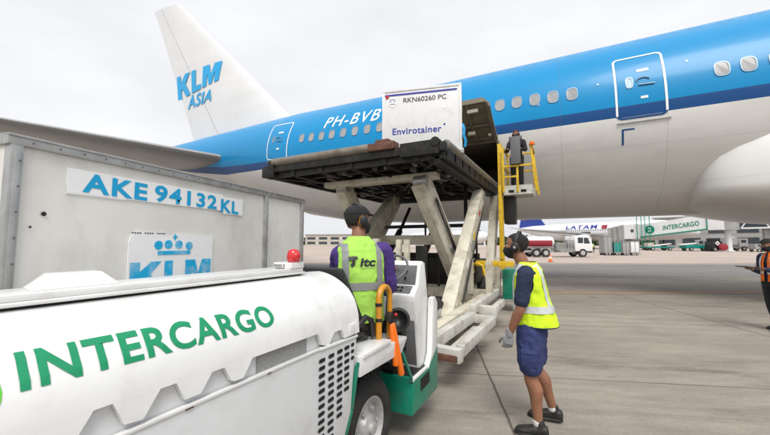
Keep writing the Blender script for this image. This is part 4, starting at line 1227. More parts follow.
lv = MB(); lv.tube([(-1.33, 2.98, 1.38), (-1.32, 2.92, 1.40), (-1.30, 2.88, 1.395)], .006, n=6); lv.tube([(-1.4, 2.9, .66), (-1.4, 2.80, .62), (-1.4, 2.76, .56)], .012, n=6); lv.box(-1.45, -1.35, 2.71, 2.80, .53, .56)
lv.build('lever', M['black'], con)
pi_ = MB()
for k in range(7): pi_.tube([(-1.55 + .035 * k + .02 * math.sin(j + k), 2.87 - .01 * (k % 3), .60 + .055 * j) for j in range(8)], .012, n=6)
for k in range(4): pi_.disc((-1.32, 2.88, .70 + .05 * k), (0, -1, .2), [(.02, 0), (.02, .02)], n=10)
pi_.build('pipework', M['steel_dark'], con, smooth=60)
# steering wheel, leaning towards the driver
C0 = Vector((-1.42, 2.74, 1.42)); ax = Vector((0, -.62, .78)).normalized(); a_ = Vector((1, 0, 0)); b2 = ax.cross(a_)
sw_ = MB(); Rw = .185
ring = [[C0 + (a_ * math.cos(t) + b2 * math.sin(t)) * (Rw + .011 * math.cos(q)) + ax * .011 * math.sin(q) for q in [2 * PI * j / 8 for j in range(8)]] for t in [2 * PI * i / 36 for i in range(37)]]
sw_.rings(ring, cap=False)
for t in (R(90), R(210), R(330)): sw_.beam(C0 - ax * .02, C0 + (a_ * math.cos(t) + b2 * math.sin(t)) * Rw, .022, .010)
sw_.disc(C0, ax, [(.045, -.03), (.045, .0), (.03, .012), (0, .014)], n=16); sw_.tube([C0 - ax * .02, C0 - ax * .22], .022)
sw_.build('steering_wheel', M['console_grey'], tg, smooth=60)
# hand rail, horn dish
hr = MB(); hp = []
for i in range(13):
    a = PI * i / 12; hp.append((-1.225, 2.31 - .085 * math.cos(a), 1.235 + .085 * math.sin(a)))
hp = [(-1.225, 2.225, .945)] + hp + [(-1.225, 2.395, 1.06), (-1.225, 2.40, .93)]
hr.tube(hp, .0235, n=12); rail = hr.build('hand_rail', M['rail_yellow'], tg, smooth=60)
tp = MB()
for z in (1.09, 1.20): tp.disc((-1.225, 2.225, z), (0, .05, 1), [(.0245, -.012), (.0265, -.010), (.0265, .010), (.0245, .012)], n=14)
tp.build('tape_wrap', M['black'], rail)
hn = MB(); hn.disc((-1.225, 2.56, 1.03), (.35, -.9, .1), [(.02, -.09), (.05, -.06), (.085, -.02), (.095, 0), (.095, .02), (.075, .025), (.06, .0), (.02, -.03), (0, -.03)], n=26)
hn.box(-1.26, -1.20, 2.58, 2.64, .88, 1.0)
hn.build('work_lamp', M['black'], tg, smooth=40)
ho = MB()
ho.tube([(-1.30, 2.02, 1.06), (-1.26, 2.10, 1.13), (-1.25, 2.16, 1.10), (-1.26, 2.2, .98)], .022, n=8); ho.tube([(-1.33, 2.0, 1.0), (-1.29, 2.08, 1.02), (-1.29, 2.16, .98)], .02, n=8)
ho.build('cable', M['black'], tg, smooth=80)
# wheels
for x, sgn in ((-1.27, 1), (-1.98, -1)):
    for y in (2.20, .15):
        if sgn < 0 and False: continue
        z = .335
        t_ = MB(); t_.disc((x - sgn * .11, y, z), (sgn, 0, 0), [(.205, -.11), (.30, -.115), (.333, -.085), (.345, -.06), (.345, .06), (.333, .085), (.30, .115), (.235, .118), (.207, .10), (.207, -.09)], n=48)
        w_ = t_.build('wheel', M['rubber'], tg, smooth=35)
        tdb = MB()
        for i in range(40):
            a = 2 * PI * i / 40
            for dx in (-.04, .04):
                c = Vector((x - sgn * (.11 - dx), y + math.cos(a + dx) * .346, z + math.sin(a + dx) * .346)); tn = Vector((0, -math.sin(a), math.cos(a)))
                tdb.beam(c - tn * .016, c + tn * .016, .05, .012, up=(0, math.cos(a), math.sin(a)))
        tdb.build('tread', M['rubber'], w_)
        rm = MB(); rm.disc((x - sgn * .02, y, z), (sgn, 0, 0), [(.215, -.08), (.215, .005), (.20, .012), (.185, .0), (.17, -.045), (.10, -.03), (.085, .01), (.045, .022), (.04, .045), (0, .05)], n=32)
        for i in range(6):
            a = 2 * PI * i / 6; rm.disc((x + sgn * .0 - sgn * .05, y + .125 * math.cos(a), z + .125 * math.sin(a)), (sgn, 0, 0), [(.015, 0), (.015, .03), (.008, .034)], n=6)
        rm.build('rim', M['rim'], w_, smooth=35)

def wand(y, x, top, bot, lab):
    w = thing('marshalling_wand', (x, y, bot[2]), lab, 'signal wand', 'orange wands hanging from the hand rail')
    A, B = Vector(top), Vector(bot); b = MB(); d = (B - A).normalized()
    b.disc(A, d, [(.010, 0), (.016, .006), (.019, .03), (.021, .06), (.023, .2), (.026, (B - A).length - .01), (.022, (B - A).length), (.0, (B - A).length + .002)], n=16)
    b.build('cone', M['wand'], w, smooth=40)
    b = MB(); b.tube([A + Vector((0, 0, .0)), A + Vector((0, -.004, .03)), A + Vector((-.004, -.012, .07))], .012, n=10); b.build('grip', M['black'], w, smooth=40)
wand(2.36, -1.165, (-1.185, 2.345, 1.045), (-1.150, 2.355, .74), 'shorter orange wand hanging nearer the amber hand rail')
wand(2.40, -1.16, (-1.180, 2.36, 1.05), (-1.135, 2.42, .655), 'longer orange wand hanging lowest in front of the tyre')
rd = thing('hand_radio', (-1.20, 2.35, 1.08), 'small black radio with a strap hung on the amber hand rail', 'radio')
b = MB(); b.box(-1.225, -1.18, 2.30, 2.40, 1.065, 1.125, rz=R(20)); b.build('case', M['black'], rd, bevel=.01)
b = MB(); b.tube([(-1.21, 2.32, 1.12), (-1.20, 2.30, 1.18), (-1.20, 2.31, 1.25), (-1.225, 2.28, 1.33)], .006, n=6); b.build('strap', M['navy_cloth'], rd)
b = MB(); b.ball((-1.175, 2.405, 1.10), .014); b.build('button', M['red_paint'], rd, smooth=60)
# ------------------------------------------------------------------ people
def smoothpath(pts, rad, k=5):
    """Catmull-Rom through joints with radii."""
    P = [Vector(p) for p in pts]; o = []; q = []
    for i in range(len(P) - 1):
        a = P[i - 1] if i else P[0] * 2 - P[1]; b = P[i]; c = P[i + 1]; d = P[i + 2] if i + 2 < len(P) else P[-1] * 2 - P[-2]
        for j in range(k):
            t = j / k
            o.append(0.5 * ((2 * b) + (c - a) * t + (2 * a - 5 * b + 4 * c - d) * t * t + (3 * b - a - 3 * c + d) * t ** 3))
            q.append(rad[i] + (rad[i + 1] - rad[i]) * t)
    return o + [P[-1]], q + [rad[-1]]

def limb(mb, pts, rad, k=5, n=14, flat=1.0, ref=None):
    """Rounded tapering tube; flat squeezes it along ref."""
    p, r = smoothpath(pts, rad, k)
    t0 = (p[0] - p[1]).normalized(); t1 = (p[-1] - p[-2]).normalized()
    pp = [p[0] + t0 * r[0] * .9, p[0] + t0 * r[0] * .6] + p + [p[-1] + t1 * r[-1] * .6, p[-1] + t1 * r[-1] * .9]
    rr = [r[0] * .35, r[0] * .8] + r + [r[-1] * .8, r[-1] * .35]
    rs = []; prev = Vector(ref) if ref else None
    for i, c in enumerate(pp):
        t = (pp[min(i + 1, len(pp) - 1)] - pp[max(i - 1, 0)]).normalized()
        a = t.orthogonal().normalized() if prev is None else (prev - t * prev.dot(t)).normalized()
        prev = a; b = t.cross(a)
        rs.append([c + (a * math.cos(q * 2 * PI / n) * flat + b * math.sin(q * 2 * PI / n)) * rr[i] for q in range(n)])
    mb.rings(rs)

def spow(v, e): return math.copysign(abs(v) ** e, v)
class Trunk:
    """Body surface from stacked super-ellipses: rows (z, cx, cy, half width, front, back)."""
    def __init__(s, rows, n=2.4): s.rows = rows; s.n = n
    def at(s, z):
        r = s.rows
        if z <= r[0][0]: return r[0]
        for a, b in zip(r, r[1:]):
            if z <= b[0]:
                t = (z - a[0]) / (b[0] - a[0]); t = t * t * (3 - 2 * t) * .5 + t * .5
                return [a[i] + (b[i] - a[i]) * t for i in range(6)]
        return r[-1]
    def pt(s, th, z, off=0.0):
        _, cx, cy, a, f, b = s.at(z)
        c, q = math.cos(th), math.sin(th)
        return Vector((cx + (a + off) * spow(c, 2 / s.n), cy + ((f if q > 0 else b) + off) * spow(q, 2 / s.n), z))
    def back(s, x, z, off=0.0):
        _, cx, cy, a, f, b = s.at(z)
        u = min(.999, abs((x - cx) / (a + off)))
        return Vector((x, cy - (b + off) * (1 - u ** s.n) ** (1 / s.n), z))
    def solid(s, mb, n=36, off=0.0, dz=.02):
        z0, z1 = s.rows[0][0], s.rows[-1][0]; k = max(2, int((z1 - z0) / dz))
        mb.rings([[s.pt(2 * PI * i / n, z0 + (z1 - z0) * j / k, off) for i in range(n)] for j in range(k + 1)])

def crumple(o, amp, sc, seed=0, zfade=None):
    me = o.data
    ns = [v.normal.copy() for v in me.vertices]
    for v, nrm in zip(me.vertices, ns):
        p = v.co * sc + Vector((seed, seed * 2, 0)); p.z *= .7
        k = noise.noise(p) * .65 + noise.noise(p * 2.3) * .35
        k = 1 - abs(k) * 2.4
        v.co += nrm * amp * k * .6
    me.update()

def remesh(mb, voxel, it, name, material, parent=None, amp=0, sc=12, seed=0):
    me = bpy.data.meshes.new('raw'); me.from_pydata(mb.v, [], mb.f)
    bm = bmesh.new(); bm.from_mesh(me); bmesh.ops.recalc_face_normals(bm, faces=bm.faces); bm.to_mesh(me); bm.free()
    o = bpy.data.objects.new('raw', me); COL.objects.link(o)
    m = o.modifiers.new('voxels', 'REMESH'); m.mode = 'VOXEL'; m.voxel_size = voxel; m.use_smooth_shade = True
    if it:
        k = o.modifiers.new('relax', 'SMOOTH'); k.factor = .5; k.iterations = it
    dg = bpy.context.evaluated_depsgraph_get()
    out = bpy.data.meshes.new_from_object(o.evaluated_get(dg)); out.name = name
    bpy.data.objects.remove(o); bpy.data.meshes.remove(me)
    out.materials.clear(); out.materials.append(material)
    out.polygons.foreach_set('use_smooth', [True] * len(out.polygons))
    ob = bpy.data.objects.new(name, out); COL.objects.link(ob)
    if parent is not None: ob.parent = parent
    if amp: crumple(ob, amp, sc, seed)
    return ob

def hand(mb, wrist, d, palm_n, side, curl=35, grow=0.0, spread=6, s=1.0):
    """Palm, four unequal bent fingers and a thumb. d towards the fingertips, palm_n out of the palm, side = towards the thumb."""
    w = Vector(wrist); d = Vector(d).normalized(); n = Vector(palm_n); n = (n - d * n.dot(d)).normalized(); t = d.cross(n).normalized()
    if t.dot(Vector(side)) < 0: t = -t
    L_ = .095 * s
    rs = []
    for k, (u, hw, hh) in enumerate(((-.02, .024, .018), (.0, .027, .018), (.03, .036, .017), (.065, .042, .015), (.092, .040, .012))):
        c = w + d * u * s
        rs.append([c + t * (hw * s + grow) * spow(math.cos(2 * PI * i / 16), .8) + n * (hh * s + grow) * spow(math.sin(2 * PI * i / 16), .8) for i in range(16)])
    mb.rings(rs)
    for off, ln, r, cv in ((.030, .070, .0082, 0), (.010, .079, .0085, 4), (-.011, .073, .0082, 8), (-.031, .057, .0072, 14)):
        p = w + d * .085 * s + t * off * s
        dirv = (d + t * math.tan(R(spread)) * off / .03).normalized(); pts = [p - d * .02 * s]; ang = 0
        q = p; pts.append(q)
        for seg, cc in ((.45, .55), (.31, 1.0), (.24, .8)):
            ang += R((curl + cv) * cc)
            q = q + (dirv * math.cos(ang) + n * math.sin(ang)) * ln * seg * s; pts.append(q)
        limb(mb, pts, [r * s + grow, r * s + grow, r * .97 * s + grow, r * .9 * s + grow, r * .78 * s + grow], 3, 10)
    b = w + d * .025 * s + t * .024 * s
    limb(mb, [b, b + (d * .55 + t * .65 + n * .25) * .040 * s, b + (d * .80 + t * .62 + n * .42) * .062 * s, b + (d * 1.05 + t * .55 + n * .62) * .080 * s], [.0135 * s + grow, .0115 * s + grow, .0098 * s + grow, .008 * s + grow], 3, 10)

HEAD = [(0.0, .050, -.010, .022), (.05, .072, .010, .040), (.12, .083, .030, .050), (.22, .088, .050, .057), (.34, .087, .072, .066), (.46, .083, .088, .072), (.56, .085, .097, .0755), (.66, .089, .101, .0765),
        (.76, .085, .100, .075), (.86, .068, .086, .064), (.94, .042, .060, .044), (.985, .018, .030, .022)]
class Head:
    """Head frame: origin at chin height on the neck axis, turned and tilted."""
    def __init__(s, pos, turn=0, nod=0, H=.235):
        s.M = Matrix.Translation(Vector(pos)) @ Matrix.Rotation(R(turn), 4, 'Z') @ Matrix.Rotation(R(nod), 4, 'X'); s.H = H
    def row(s, t):
        for a, b in zip(HEAD, HEAD[1:]):
            if a[0] <= t <= b[0]:
                k = (t - a[0]) / (b[0] - a[0]); return [a[i] + (b[i] - a[i]) * k for i in range(1, 4)]
        return HEAD[-1][1:]
    def pt(s, th, t, off=0.0, loc=False):
        f, b, w = s.row(t); c, q = math.cos(th), math.sin(th)
        e = .88
        p = Vector(((w + off) * spow(c, e), ((f + off) if q > 0 else (b + off)) * spow(q, e), t * s.H))
        return p if loc else s.M @ p
    def L(s, x, y, z): return s.M @ Vector((x, y, z))
    def dirv(s, x, y, z): return s.M.to_3x3() @ Vector((x, y, z))
    def skull(s, mb, ears=True):
        n = 28
        ts = [h[0] for h in HEAD]; tt = sorted(set(ts + [(a + b) / 2 for a, b in zip(ts, ts[1:])]))
        mb.rings([[s.pt(2 * PI * i / n, t) for i in range(n)] for t in tt])
        H = s.H
        limb(mb, [s.L(0, .078, .53 * H), s.L(0, .094, .43 * H), s.L(0, .104, .355 * H), s.L(0, .088, .32 * H)], [.009, .011, .014, .012], 3, 10)
        for sx in (-1, 1):
            limb(mb, [s.L(sx * .008, .090, .345 * H), s.L(sx * .016, .084, .345 * H)], [.010, .008], 2, 8)
            limb(mb, [s.L(sx * .012, .083, .60 * H), s.L(sx * .035, .079, .615 * H), s.L(sx * .055, .062, .60 * H)], [.009, .010, .008], 3, 8)      # brow
            limb(mb, [s.L(sx * .040, .070, .42 * H), s.L(sx * .054, .05, .43 * H)], [.016, .014], 2, 8)                                              # cheek
            if ears:
                limb(mb, [s.L(sx * .074, -.010, .34 * H), s.L(sx * .082, -.016, .44 * H), s.L(sx * .084, -.02, .54 * H), s.L(sx * .078, -.008, .57 * H)], [.009, .012, .013, .009], 3, 8, .6, (sx, 0, 0))
        limb(mb, [s.L(-.022, .082, .215 * H), s.L(0, .092, .222 * H), s.L(.022, .082, .215 * H)], [.005, .008, .005], 3, 8)
        limb(mb, [s.L(-.018, .080, .175 * H), s.L(0, .089, .17 * H), s.L(.018, .080, .175 * H)], [.006, .009, .006], 3, 8)

def person_parts(name_label, cat, loc, rz, spec, group=None, label=None):
    pass

def eyes(h, parent):
    mb = MB(); ib = MB(); wb = MB()
    for sx in (-1, 1):
        c = h.L(sx * .033, .071, .515 * h.H); mb.ball(c, .0125, m=None, n=12, k=7)
        ib.ball(h.L(sx * .033, .0805, .515 * h.H), .0055, n=10, k=6)
        pts = [h.L(sx * .014, .0935, .59 * h.H), h.L(sx * .034, .0905, .612 * h.H), h.L(sx * .055, .073, .595 * h.H)]
        limb(wb, pts, [.0035, .0045, .003], 4, 6)
    e = mb.build('eyes', M['eye'], parent, smooth=180); ib.build('iris', M['black'], e, smooth=180)
    wb.build('eyebrows', M['hair'], parent, smooth=180)

def face_mask(h, parent, m):
    mb = MB(); rows_ = []
    for j in range(13):
        t = -.01 + .43 * j / 12
        r_ = []
        for i in range(25):
            th = R(90 + (-84 + 168 * i / 24) * (0.9 if j > 9 else 1)); k = math.cos((th - PI / 2))
            p = h.pt(th, max(.0, t), .007 + .016 * max(0, k) ** 3 * math.sin(PI * min(1, (j + 1) / 12)) + (.012 * max(0, k) ** 8 if j > 6 else 0), True)
            p.z = t * h.H
            r_.append(h.M @ p)
        rows_.append(r_)
    mb.rings(rows_, cap=False, closed=False)
    o = mb.build('face_mask', m, parent, smooth=180)
    st = MB()
    for sx in (-1, 1):
        for z0, z1 in ((.36, .56), (.08, .34)):
            st.tube([h.L(sx * .066, .032, z0 * h.H), h.L(sx * .0765, .0, (z0 * .5 + z1 * .5) * h.H), h.L(sx * .080, -.022, z1 * h.H)], .0025, n=6)
    st.build('ear_loop', m, o)

def short_hair(h, parent, m, crown=.012, low=.30):
    mb = MB(); n = 40; rows_ = []
    ts = [low + (1.0 - low) * j / 16 for j in range(17)]
    for t in ts:
        t = min(t, .985); r_ = []
        for i in range(n):
            th = 2 * PI * i / n; q = math.sin(th)
            hairline = .82 if q > .45 else (.60 + .22 * max(0, (q + .05) / .5) if q > -.05 else (.52 if q > -.5 else .34))
            k = max(-.012, min(1, (t - hairline) / .08 + .3) * crown) if t < .97 else crown
            k += .0035 * noise.noise(Vector((th * 7, t * 22, 0))) + .002 * noise.noise(Vector((th * 19, t * 50, 3)))
            p = h.pt(th, t, k, True); p.z += crown * .75 * max(0, (t - .8) / .2)
            r_.append(h.M @ p)
        rows_.append(r_)
    mb.rings(rows_)
    return mb.build('hair', m, parent, smooth=180)

def headset(h, parent, band=M['black'], cup=M['black'], accent=None, back=-.005):
    mb = MB(); pts = []
    for i in range(19):
        a = PI * i / 18
        pts.append(h.L(.092 * math.cos(a), back - .012 * math.sin(a), .50 * h.H + (.585 * h.H) * math.sin(a)))
    rs = []
    for i, p in enumerate(pts):
        t = (pts[min(i + 1, 18)] - pts[max(i - 1, 0)]).normalized(); a = h.dirv(0, 1, 0); b = t.cross(a)
        rs.append([p + a * .014 * c + b * .006 * q for c, q in ((-1, -1), (1, -1), (1, 1), (-1, 1))])
    mb.rings(rs)
    o = mb.build('ear_defenders', band, parent, smooth=60)
    for sx in (-1, 1):
        cb = MB(); ax = h.dirv(sx, 0, 0)
        c = h.L(sx * .074, -.008, .46 * h.H)
        rs = []
        up = h.dirv(0, 0, 1); fw = h.dirv(0, 1, 0)
        for r_, al in ((.034, 0), (.045, .004), (.047, .014), (.045, .020), (.041, .026), (.038, .036), (.027, .042), (.002, .043)):
            rs.append([c + ax * al + fw * r_ * .86 * math.cos(2 * PI * i / 22) + up * r_ * 1.12 * math.sin(2 * PI * i / 22) for i in range(22)])
        cb.rings(rs); ob = cb.build('ear_cup', cup, o, smooth=50)
        if accent:
            k = MB(); rs = []
            for r_, al in ((.048, .013), (.0485, .017), (.048, .021)):
                rs.append([c + ax * al + fw * r_ * .86 * math.cos(2 * PI * i / 22) + up * r_ * 1.12 * math.sin(2 * PI * i / 22) for i in range(22)])
            k.rings(rs, cap=False); k.build('ear_cup_trim', accent, ob, smooth=50)
        else:
            k = MB(); k.disc(c + ax * .040, ax, [(.014, 0), (.012, .004), (0, .0045)], n=12); k.build('ear_cup_badge', M['gauge_ring'], ob)
    return o

def shoe(heel, toe, h=.075, name='boot', parent=None, m=None, w=.048, ankle=None):
    a, b = Vector(heel), Vector(toe); mb = MB(); d = (b - a); d.z = 0; ln = d.length; d.normalize(); s_ = Vector((-d.y, d.x, 0))
    pitch = (b.z - a.z)
    rs = []
    for u, hw, hh in ((-.02, .55, .6), (.02, .8, .95), (.12, .9, 1.0), (.28, .88, .98), (.45, .92, .88), (.62, 1.02, .70), (.78, 1.06, .60), (.9, .92, .52), (.98, .62, .36), (1.0, .3, .2)):
        c = a.lerp(b, u); r_ = []
        for i in range(18):
            t = 2 * PI * i / 18
            r_.append(c + s_ * w * hw * spow(math.cos(t), .8) + Vector((0, 0, h * hh * (.5 + .5 * spow(math.sin(t), .75)) + .012)))
        rs.append(r_)
    mb.rings(rs)
    if ankle is not None:
        an = Vector(ankle); limb(mb, [a.lerp(b, .22) + Vector((0, 0, h * .6)), an.lerp(a.lerp(b, .2) + Vector((0, 0, h)), .45)], [.046, .043], 3, 14)
    o = remesh(mb, .006, 3, name, m or M['boot'], parent)
    sb = MB(); rs = []
    for z, g in ((0, .96), (.004, 1.06), (.022, 1.05), (.026, .98)):
        r_ = []
        for i in range(32):
            t = 2 * PI * i / 32; u = .5 + .52 * spow(math.cos(t), .85); hw = (.92 if u < .4 else 1.06) * w * g
            c = a.lerp(b, u); r_.append(c + s_ * hw * spow(math.sin(t), .8) + Vector((0, 0, z)))
        rs.append(r_)
    sb.rings(rs); sb.build('sole', M['rubber'], o, smooth=50)
    return o

def band(tr, z0, z1, th0, th1, off, n=40, k=3, name='reflective_band', m=None, parent=None):
    mb = MB(); rows_ = [[tr.pt(th0 + (th1 - th0) * i / n, z0 + (z1 - z0) * j / k, off) for i in range(n + 1)] for j in range(k + 1)]
    mb.rings(rows_, cap=False, closed=False)
    return mb.build(name, m or M['reflect'], parent, smooth=180)

# ---- worker in the foreground: profile, looking at the loader -----------------
W1 = (-.30, 3.42, 0)
FW = math.atan2(-.466, -.885)
wk_rz = R(91)
hd1 = Head((.0, .120, 1.505), turn=-6, nod=6)
b = MB()
hd1.skull(b)
limb(b, [(0, .02, 1.40), (0, .060, 1.47), (0, .085, 1.53)], [.066, .058, .056], 4)
Trunk([(.86, 0, 0, .135, .095, .10), (1.0, 0, .0, .135, .09, .095), (1.15, 0, .01, .145, .10, .09), (1.30, 0, .012, .165, .105, .095), (1.38, 0, .012, .17, .09, .09), (1.43, 0, .015, .11, .07, .075), (1.46, 0, .02, .06, .05, .06)]).solid(b)
LSH = Vector((-.195, .02, 1.375)); LEL = Vector((-.235, .065, 1.095)); LWR = Vector((-.195, .165, .855))
RSH = Vector((.195, .02, 1.375)); REL = Vector((.225, -.02, 1.10)); RWR = Vector((.21, .02, .85))
for s_, e, w_ in ((LSH, LEL, LWR), (RSH, REL, RWR)):
    limb(b, [s_, s_.lerp(e, .4), e, e.lerp(w_, .3), e.lerp(w_, .7), w_], [.056, .050, .041, .043, .034, .028], 4)
hand(b, LWR, (.05, .18, -.97), (1, .15, 0), (0, 1, 0), 30)
hand(b, RWR, (-.1, .35, -.93), (-1, .2, 0), (0, 1, 0), 30)
HIPL, KNL, ANL = Vector((-.10, .0, .90)), Vector((-.105, .012, .49)), Vector((-.105, -.04, .10))
HIPR, KNR, ANR = Vector((.10, .0, .90)), Vector((.15, -.02, .49)), Vector((.22, -.15, .115))
for h_, k_, a_ in ((HIPL, KNL, ANL), (HIPR, KNR, ANR)):
    bk_ = Vector((0, -.022, 0))
    limb(b, [h_, h_.lerp(k_, .5), k_, k_.lerp(a_, .28) + bk_, k_.lerp(a_, .6) + bk_ * .5, a_], [.085, .076, .056, .063, .047, .036], 4)
wk = remesh(b, .0062, 3, 'person', M['skin_a'])
wk.location = W1; wk.rotation_euler = (0, 0, wk_rz)
tag(wk, 'man standing in yellow hi-vis vest, navy t-shirt, blue shorts, black mask and ear defenders', 'person')
eyes(hd1, wk); face_mask(hd1, wk, M['mask']); short_hair(hd1, wk, M['hair'], .007); headset(hd1, wk)
# t-shirt
b = MB()
Trunk([(.90, 0, 0, .15, .115, .12), (1.0, 0, .0, .15, .11, .115), (1.15, 0, .01, .158, .115, .108), (1.30, 0, .012, .18, .12, .112), (1.38, 0, .012, .185, .105, .105), (1.43, 0, .015, .13, .085, .088), (1.468, 0, .024, .074, .062, .068)]).solid(b)
for s_, e in ((LSH, LEL), (RSH, REL)):
    limb(b, [s_ + Vector((-s_.x * .3, 0, .01)), s_, s_.lerp(e, .5), s_.lerp(e, .80)], [.066, .068, .063, .063], 4)
remesh(b, .008, 3, 't_shirt', M['navy_cloth'], wk, .005, 9)
# vest, open at the front, swinging out at the back hem
VT = Trunk([(.925, 0, -.030, .195, .155, .192), (.96, 0, -.027, .192, .152, .184), (1.06, 0, -.012, .186, .148, .172), (1.18, 0, .0, .184, .138, .145), (1.28, 0, .006, .188, .132, .132), (1.35, 0, .008, .182, .120, .122), (1.40, 0, .010, .150, .100, .110), (1.44, 0, .014, .110, .082, .094), (1.475, 0, .022, .080, .064, .076)], 2.3)
G0, G1 = R(97), R(90 + 353)              # front gap
def vest_sheet(VT, g0, g1, name, m, parent, amp, holes=None, thick=.004, zs=None):
    mb = MB(); z0, z1 = VT.rows[0][0], VT.rows[-1][0]; n, k = 220, 130
    P = [[VT.pt(g0 + (g1 - g0) * i / n, z0 + (z1 - z0) * j / k) for i in range(n + 1)] for j in range(k + 1)]
    for j in range(k):
        for i in range(n):
            c = (P[j][i] + P[j + 1][i + 1]) / 2
            if holes and holes(c): continue
            q = [P[j][i], P[j][i + 1], P[j + 1][i + 1], P[j + 1][i]]
            mb.add(q, [(0, 1, 2, 3)])
    me = bpy.data.meshes.new(name); me.from_pydata(mb.v, [], mb.f)
    bm = bmesh.new(); bm.from_mesh(me); bmesh.ops.remove_doubles(bm, verts=bm.verts, dist=1e-4); bmesh.ops.recalc_face_normals(bm, faces=bm.faces); bm.to_mesh(me); bm.free()
    me.materials.append(m)
    o = bpy.data.objects.new(name, me); COL.objects.link(o); o.parent = parent; shade(o, 180)
    crumple(o, amp, 8)
    return o
def hole1(c): return abs(c.x) > .135 and ((c.y - .03) / .07) ** 2 + ((c.z - 1.30) / .115) ** 2 < 1
vest = vest_sheet(VT, G0, G1, 'hi_vis_vest', M['hivis'], wk, .018, hole1)
band(VT, 1.045, 1.105, G0, G1, .013, 90, 4, parent=vest)
def vertical_band(VT, xs_, z0, z1, back, m, parent, off=.013, w=.05, n=26):
    for x in xs_:
        mb = MB(); rows_ = []
        for j in range(n + 1):
            z = z0 + (z1 - z0) * j / n; r_ = []
            sh_ = 1 - .22 * max(0, (z - 1.3) / .17) if z1 < 1.6 else 1
            for i in range(5):
                xx = x * sh_ + w * (i / 4 - .5); p = VT.back(xx, z, off)
                if not back:
                    _, cx, cy, a, f, bb = VT.at(z); u = min(.999, abs((xx - cx) / (a + off))); p = Vector((xx, cy + (f + off) * (1 - u ** VT.n) ** (1 / VT.n), z))
                r_.append(p)
            rows_.append(r_)
        mb.rings(rows_, cap=False, closed=False); mb.build('reflective_band', m, parent, smooth=180)
vertical_band(VT, (-.105, .105), 1.10, 1.462, True, M['reflect'], vest)
vertical_band(VT, (-.105, .105), 1.10, 1.462, False, M['reflect'], vest)
b = MB(); 
for g in (G0, G1): b.tube([VT.pt(g, .925 + .55 * j / 12, .006) for j in range(13)], .006, n=6)
b.tube([VT.pt(G0 + (G1 - G0) * i / 40, .927, .008) for i in range(41)], .005, n=6)
b.build('vest_binding', M['navy_cloth'], vest, smooth=80)
# shorts
b = MB()
Trunk([(.82, 0, -.005, .155, .115, .125), (.92, 0, -.005, .158, .112, .125), (1.0, 0, 0, .152, .108, .112)]).solid(b)
limb(b, [HIPL + Vector((-.0, 0, -.02)), HIPL.lerp(KNL, .45), HIPL.lerp(KNL, .76)], [.112, .108, .100], 5, 18)
limb(b, [HIPR + Vector((.0, 0, -.02)), HIPR.lerp(KNR, .45), HIPR.lerp(KNR, .76)], [.112, .106, .098], 5, 18)
sh_o = remesh(b, .0075, 3, 'shorts', M['blue_shorts'], wk, .018, 9, 3)
b = MB(); c = HIPL.lerp(KNL, .55)
rs = [[Vector((c.x - .112 - .008 * (1 if 0 < j < 4 else 0) + .030 * abs(i / 4 - .5) ** 1.6, c.y - .065 + .13 * i / 4, c.z - .075 + .15 * j / 4)) for i in range(5)] for j in range(5)]
b.rings(rs, cap=False, closed=False); rs2 = [[Vector((p.x - .006, p.y, p.z)) for p in r_] for r_ in rs[3:]]; b.rings(rs2, cap=False, closed=False)
b.build('cargo_pocket', M['blue_shorts'], sh_o, smooth=50)
for a_, toe, tn in ((ANL, Vector((-.125, .150, 0)), 'L'), (ANR, Vector((.25, .07, 0)), 'R')):
    heel = Vector((a_.x, a_.y - .075, 0 if tn == 'L' else .018))
    shoe(heel, toe, .088, 'boot', wk, M['boot'], .050, a_ + Vector((0, 0, .03)))
    b = MB(); limb(b, [a_ + Vector((0, 0, .0)), a_ + Vector((0, .006, .018))], [.044, .0425], 3); b.build('sock', M['sock'], wk, smooth=180)
for w_, d_, n_ in ((LWR, (.05, .18, -.97), (1, .15, 0)), (RWR, (-.1, .35, -.93), (-1, .2, 0))):
    b = MB(); hand(b, w_, d_, n_, (0, 1, 0), 30, .0028); dd_ = Vector(d_).normalized()
    limb(b, [w_ - dd_ * .035, w_ - dd_ * .01, w_ + dd_ * .01], [.036, .034, .032], 3)
    remesh(b, .0045, 2, 'work_glove', M['glove'], wk)

# ---- tractor driver seen from behind ------------------------------------------
OP = (-1.455, 2.31, 1.06)
op_rz = R(46)
hd2 = Head((.01, .055, .655), turn=-68, nod=3, H=.235)
b = MB(); hd2.skull(b)
limb(b, [(0, -.01, .55), (0, .015, .62), (.01, .03, .69)], [.066, .058, .056], 4)
Trunk([(-.02, 0, 0, .15, .11, .11), (.10, 0, -.01, .145, .11, .10), (.25, 0, -.02, .15, .11, .10), (.42, 0, -.02, .175, .11, .105), (.52, 0, -.012, .18, .095, .095), (.58, 0, -.008, .115, .07, .075), (.62, 0, -.004, .06, .05, .06)]).solid(b)
oL = (Vector((-.135, .05, .50)), Vector((-.13, .26, .34)), Vector((-.10, .48, .30)))
oR = (Vector((.205, -.01, .515)), Vector((.262, .02, .235)), Vector((.215, .26, .16)))
for s_, e, w_ in (oL, oR):
    limb(b, [s_, s_.lerp(e, .4), e, e.lerp(w_, .35), e.lerp(w_, .75), w_], [.056, .050, .042, .043, .034, .028], 4)
hand(b, oL[2], (.5, .85, 0), (0, 0, -1), (1, 0, 0), 55); hand(b, oR[2], (-.25, .95, -.1), (0, 0, -1), (-1, 0, 0), 50)
lgs = [(Vector((sx * .10, .0, .06)), Vector((sx * .14, .42, .06)), Vector((sx * .13, .50, -.36))) for sx in (-1, 1)]
for h_, k_, a_ in lgs:
    limb(b, [h_, h_.lerp(k_, .5), k_, k_.lerp(a_, .35), a_], [.085, .075, .055, .055, .036], 4)
op = remesh(b, .0065, 3, 'person', M['skin_a'])
op.location = OP; op.rotation_euler = (0, 0, op_rz)
